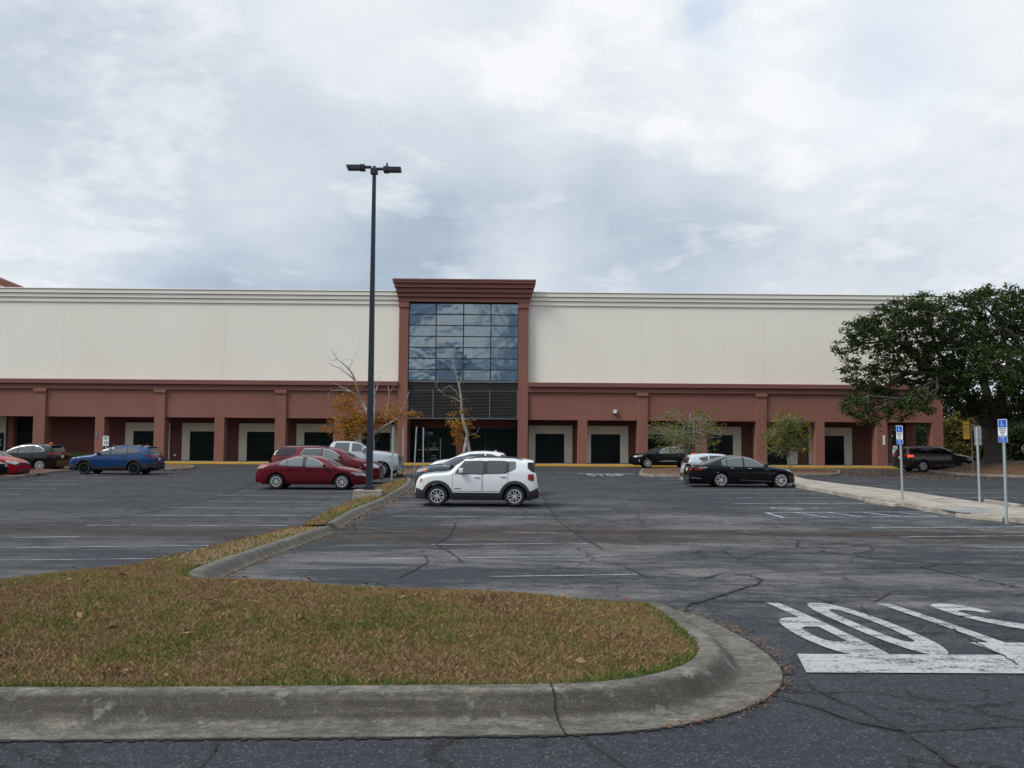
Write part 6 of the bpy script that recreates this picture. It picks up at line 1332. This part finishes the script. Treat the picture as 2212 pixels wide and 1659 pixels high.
c.end(1, .62, .72, lambda z: (-.42, .42), PLA, 'grille', .014); c.end(1, .28, .40, lambda z: (-.5, .5), PLA, 'air_intake', .014); c.end(1, .66, .70, lambda z: (-.08, .08), CHR, 'badge', .024, nz=1, ny=2)
c.root.location.x = at(33, 1000, 47.4).x - .80
c = wagon('dark car at the very left edge, only its front corner in view', PT['charcoal'], 1.80, 2.70, .33, [(.86, .35), (.88, .6), (.82, .78), (.5, .9), (-.2, 1.0), (-.6, 1.06), (-1.2, 1.38), (-1.7, 1.45), (-2.6, 1.4), (-3.2, 1.1), (-3.7, 1.05), (-3.75, .5)],
    [(1, .95), (-3.7, 1.05)], [([(-.7, 1.05), (-1.4, 1.05)], [(-.7, 1.12), (-1.4, 1.36)])], 0, 44.5, 1, zs=.22, ws=(1.08, 1.38))
for sg in (-1, 1): c.end(1, .62, .78, lambda z, sg=sg: tuple(sorted((sg * .45, sg * .80))), LMP, 'headlamp', .014)
c.root.location.x = at(21, 1000, 46.2).x - .88
# --- brown SUV on the drive with its brake lamp lit
c = wagon('dark brown three-row SUV with a lit brake lamp, on the drive at right', PT['brown'], 2.0, 3.025, .38, [(.72, .4), (.76, .7), (.72, 1.0), (.4, 1.12), (-.3, 1.20), (-.55, 1.24), (-1.1, 1.58), (-1.5, 1.72), (-2.2, 1.78), (-3.3, 1.76), (-3.85, 1.70), (-3.95, 1.6), (-4.1, 1.25), (-4.15, 1.0), (-4.18, .7), (-4.15, .45)],
    [(1, 1.15), (-.5, 1.2), (-4.1, 1.28)], [([(-.85, 1.24), (-1.6, 1.25)], [(-.85, 1.32), (-1.3, 1.58), (-1.6, 1.62)]), ([(-1.66, 1.25), (-2.55, 1.27)], [(-1.66, 1.63), (-2.55, 1.64)]), ([(-2.9, 1.28), (-3.75, 1.32)], [(-2.7, 1.60), (-2.9, 1.62), (-3.75, 1.58)])], 2036, 63.5, 1, yaw=R(7), gl=GLK, rails=(-1.5, -3.7), rs=(1.3, 1.6), ws=(1.28, 1.68), zs=.27, tum=.26)
c.side([(-3.72, 1.02), (-4.12, .98)], [(-3.72, 1.12), (-4.12, 1.16)], BRK, 'tail_lamp', .012, both=True); c.end(-1, 1.0, 1.14, lambda z: (-.92, -.5), TLR, 'tail_lamp', .014); c.end(-1, 1.0, 1.14, lambda z: (.5, .92), TLR, 'tail_lamp', .014); c.plate_(-1, .95, y=0); c.cladding(PLA, .05, .40); c.side([(-.75, .44), (-1.5, .44)], [(-.75, .475), (-1.5, .475)], CHR, 'sill_trim', .02); c.side([(-1.75, .44), (-2.1, .44)], [(-1.75, .475), (-2.1, .475)], CHR, 'sill_trim', .02); c.mirrors(-.95, 1.28, PLA); c.side([(.70, .94), (.42, 1.0)], [(.70, 1.02), (.42, 1.08)], LMP, 'headlamp', .012); c.end(1, .94, 1.03, lambda z: (-.9, -.6), LMP, 'headlamp', .014)
# --- small distant white car behind the store corner
c = wagon('small distant white car seen beyond the corner pier of the store', PT['white'], 1.8, 2.6, .31, [(.8, .4), (.82, .7), (.5, .9), (-.3, 1.0), (-.9, 1.35), (-1.5, 1.45), (-2.4, 1.40), (-3.0, 1.05), (-3.5, 1.0), (-3.55, .5)], [(1, .95), (-3.5, 1.0)], [([(-.7, 1.0), (-1.4, 1.0)], [(-.7, 1.1), (-1.4, 1.34)]), ([(-1.5, 1.0), (-2.5, 1.0)], [(-1.5, 1.35), (-2.5, 1.25)])], 1945, 90, -1)
c.side([(.5, .45), (-3.4, .45)], [(.5, .62), (-3.4, .62)], PT['blue'], 'stripe', .012)
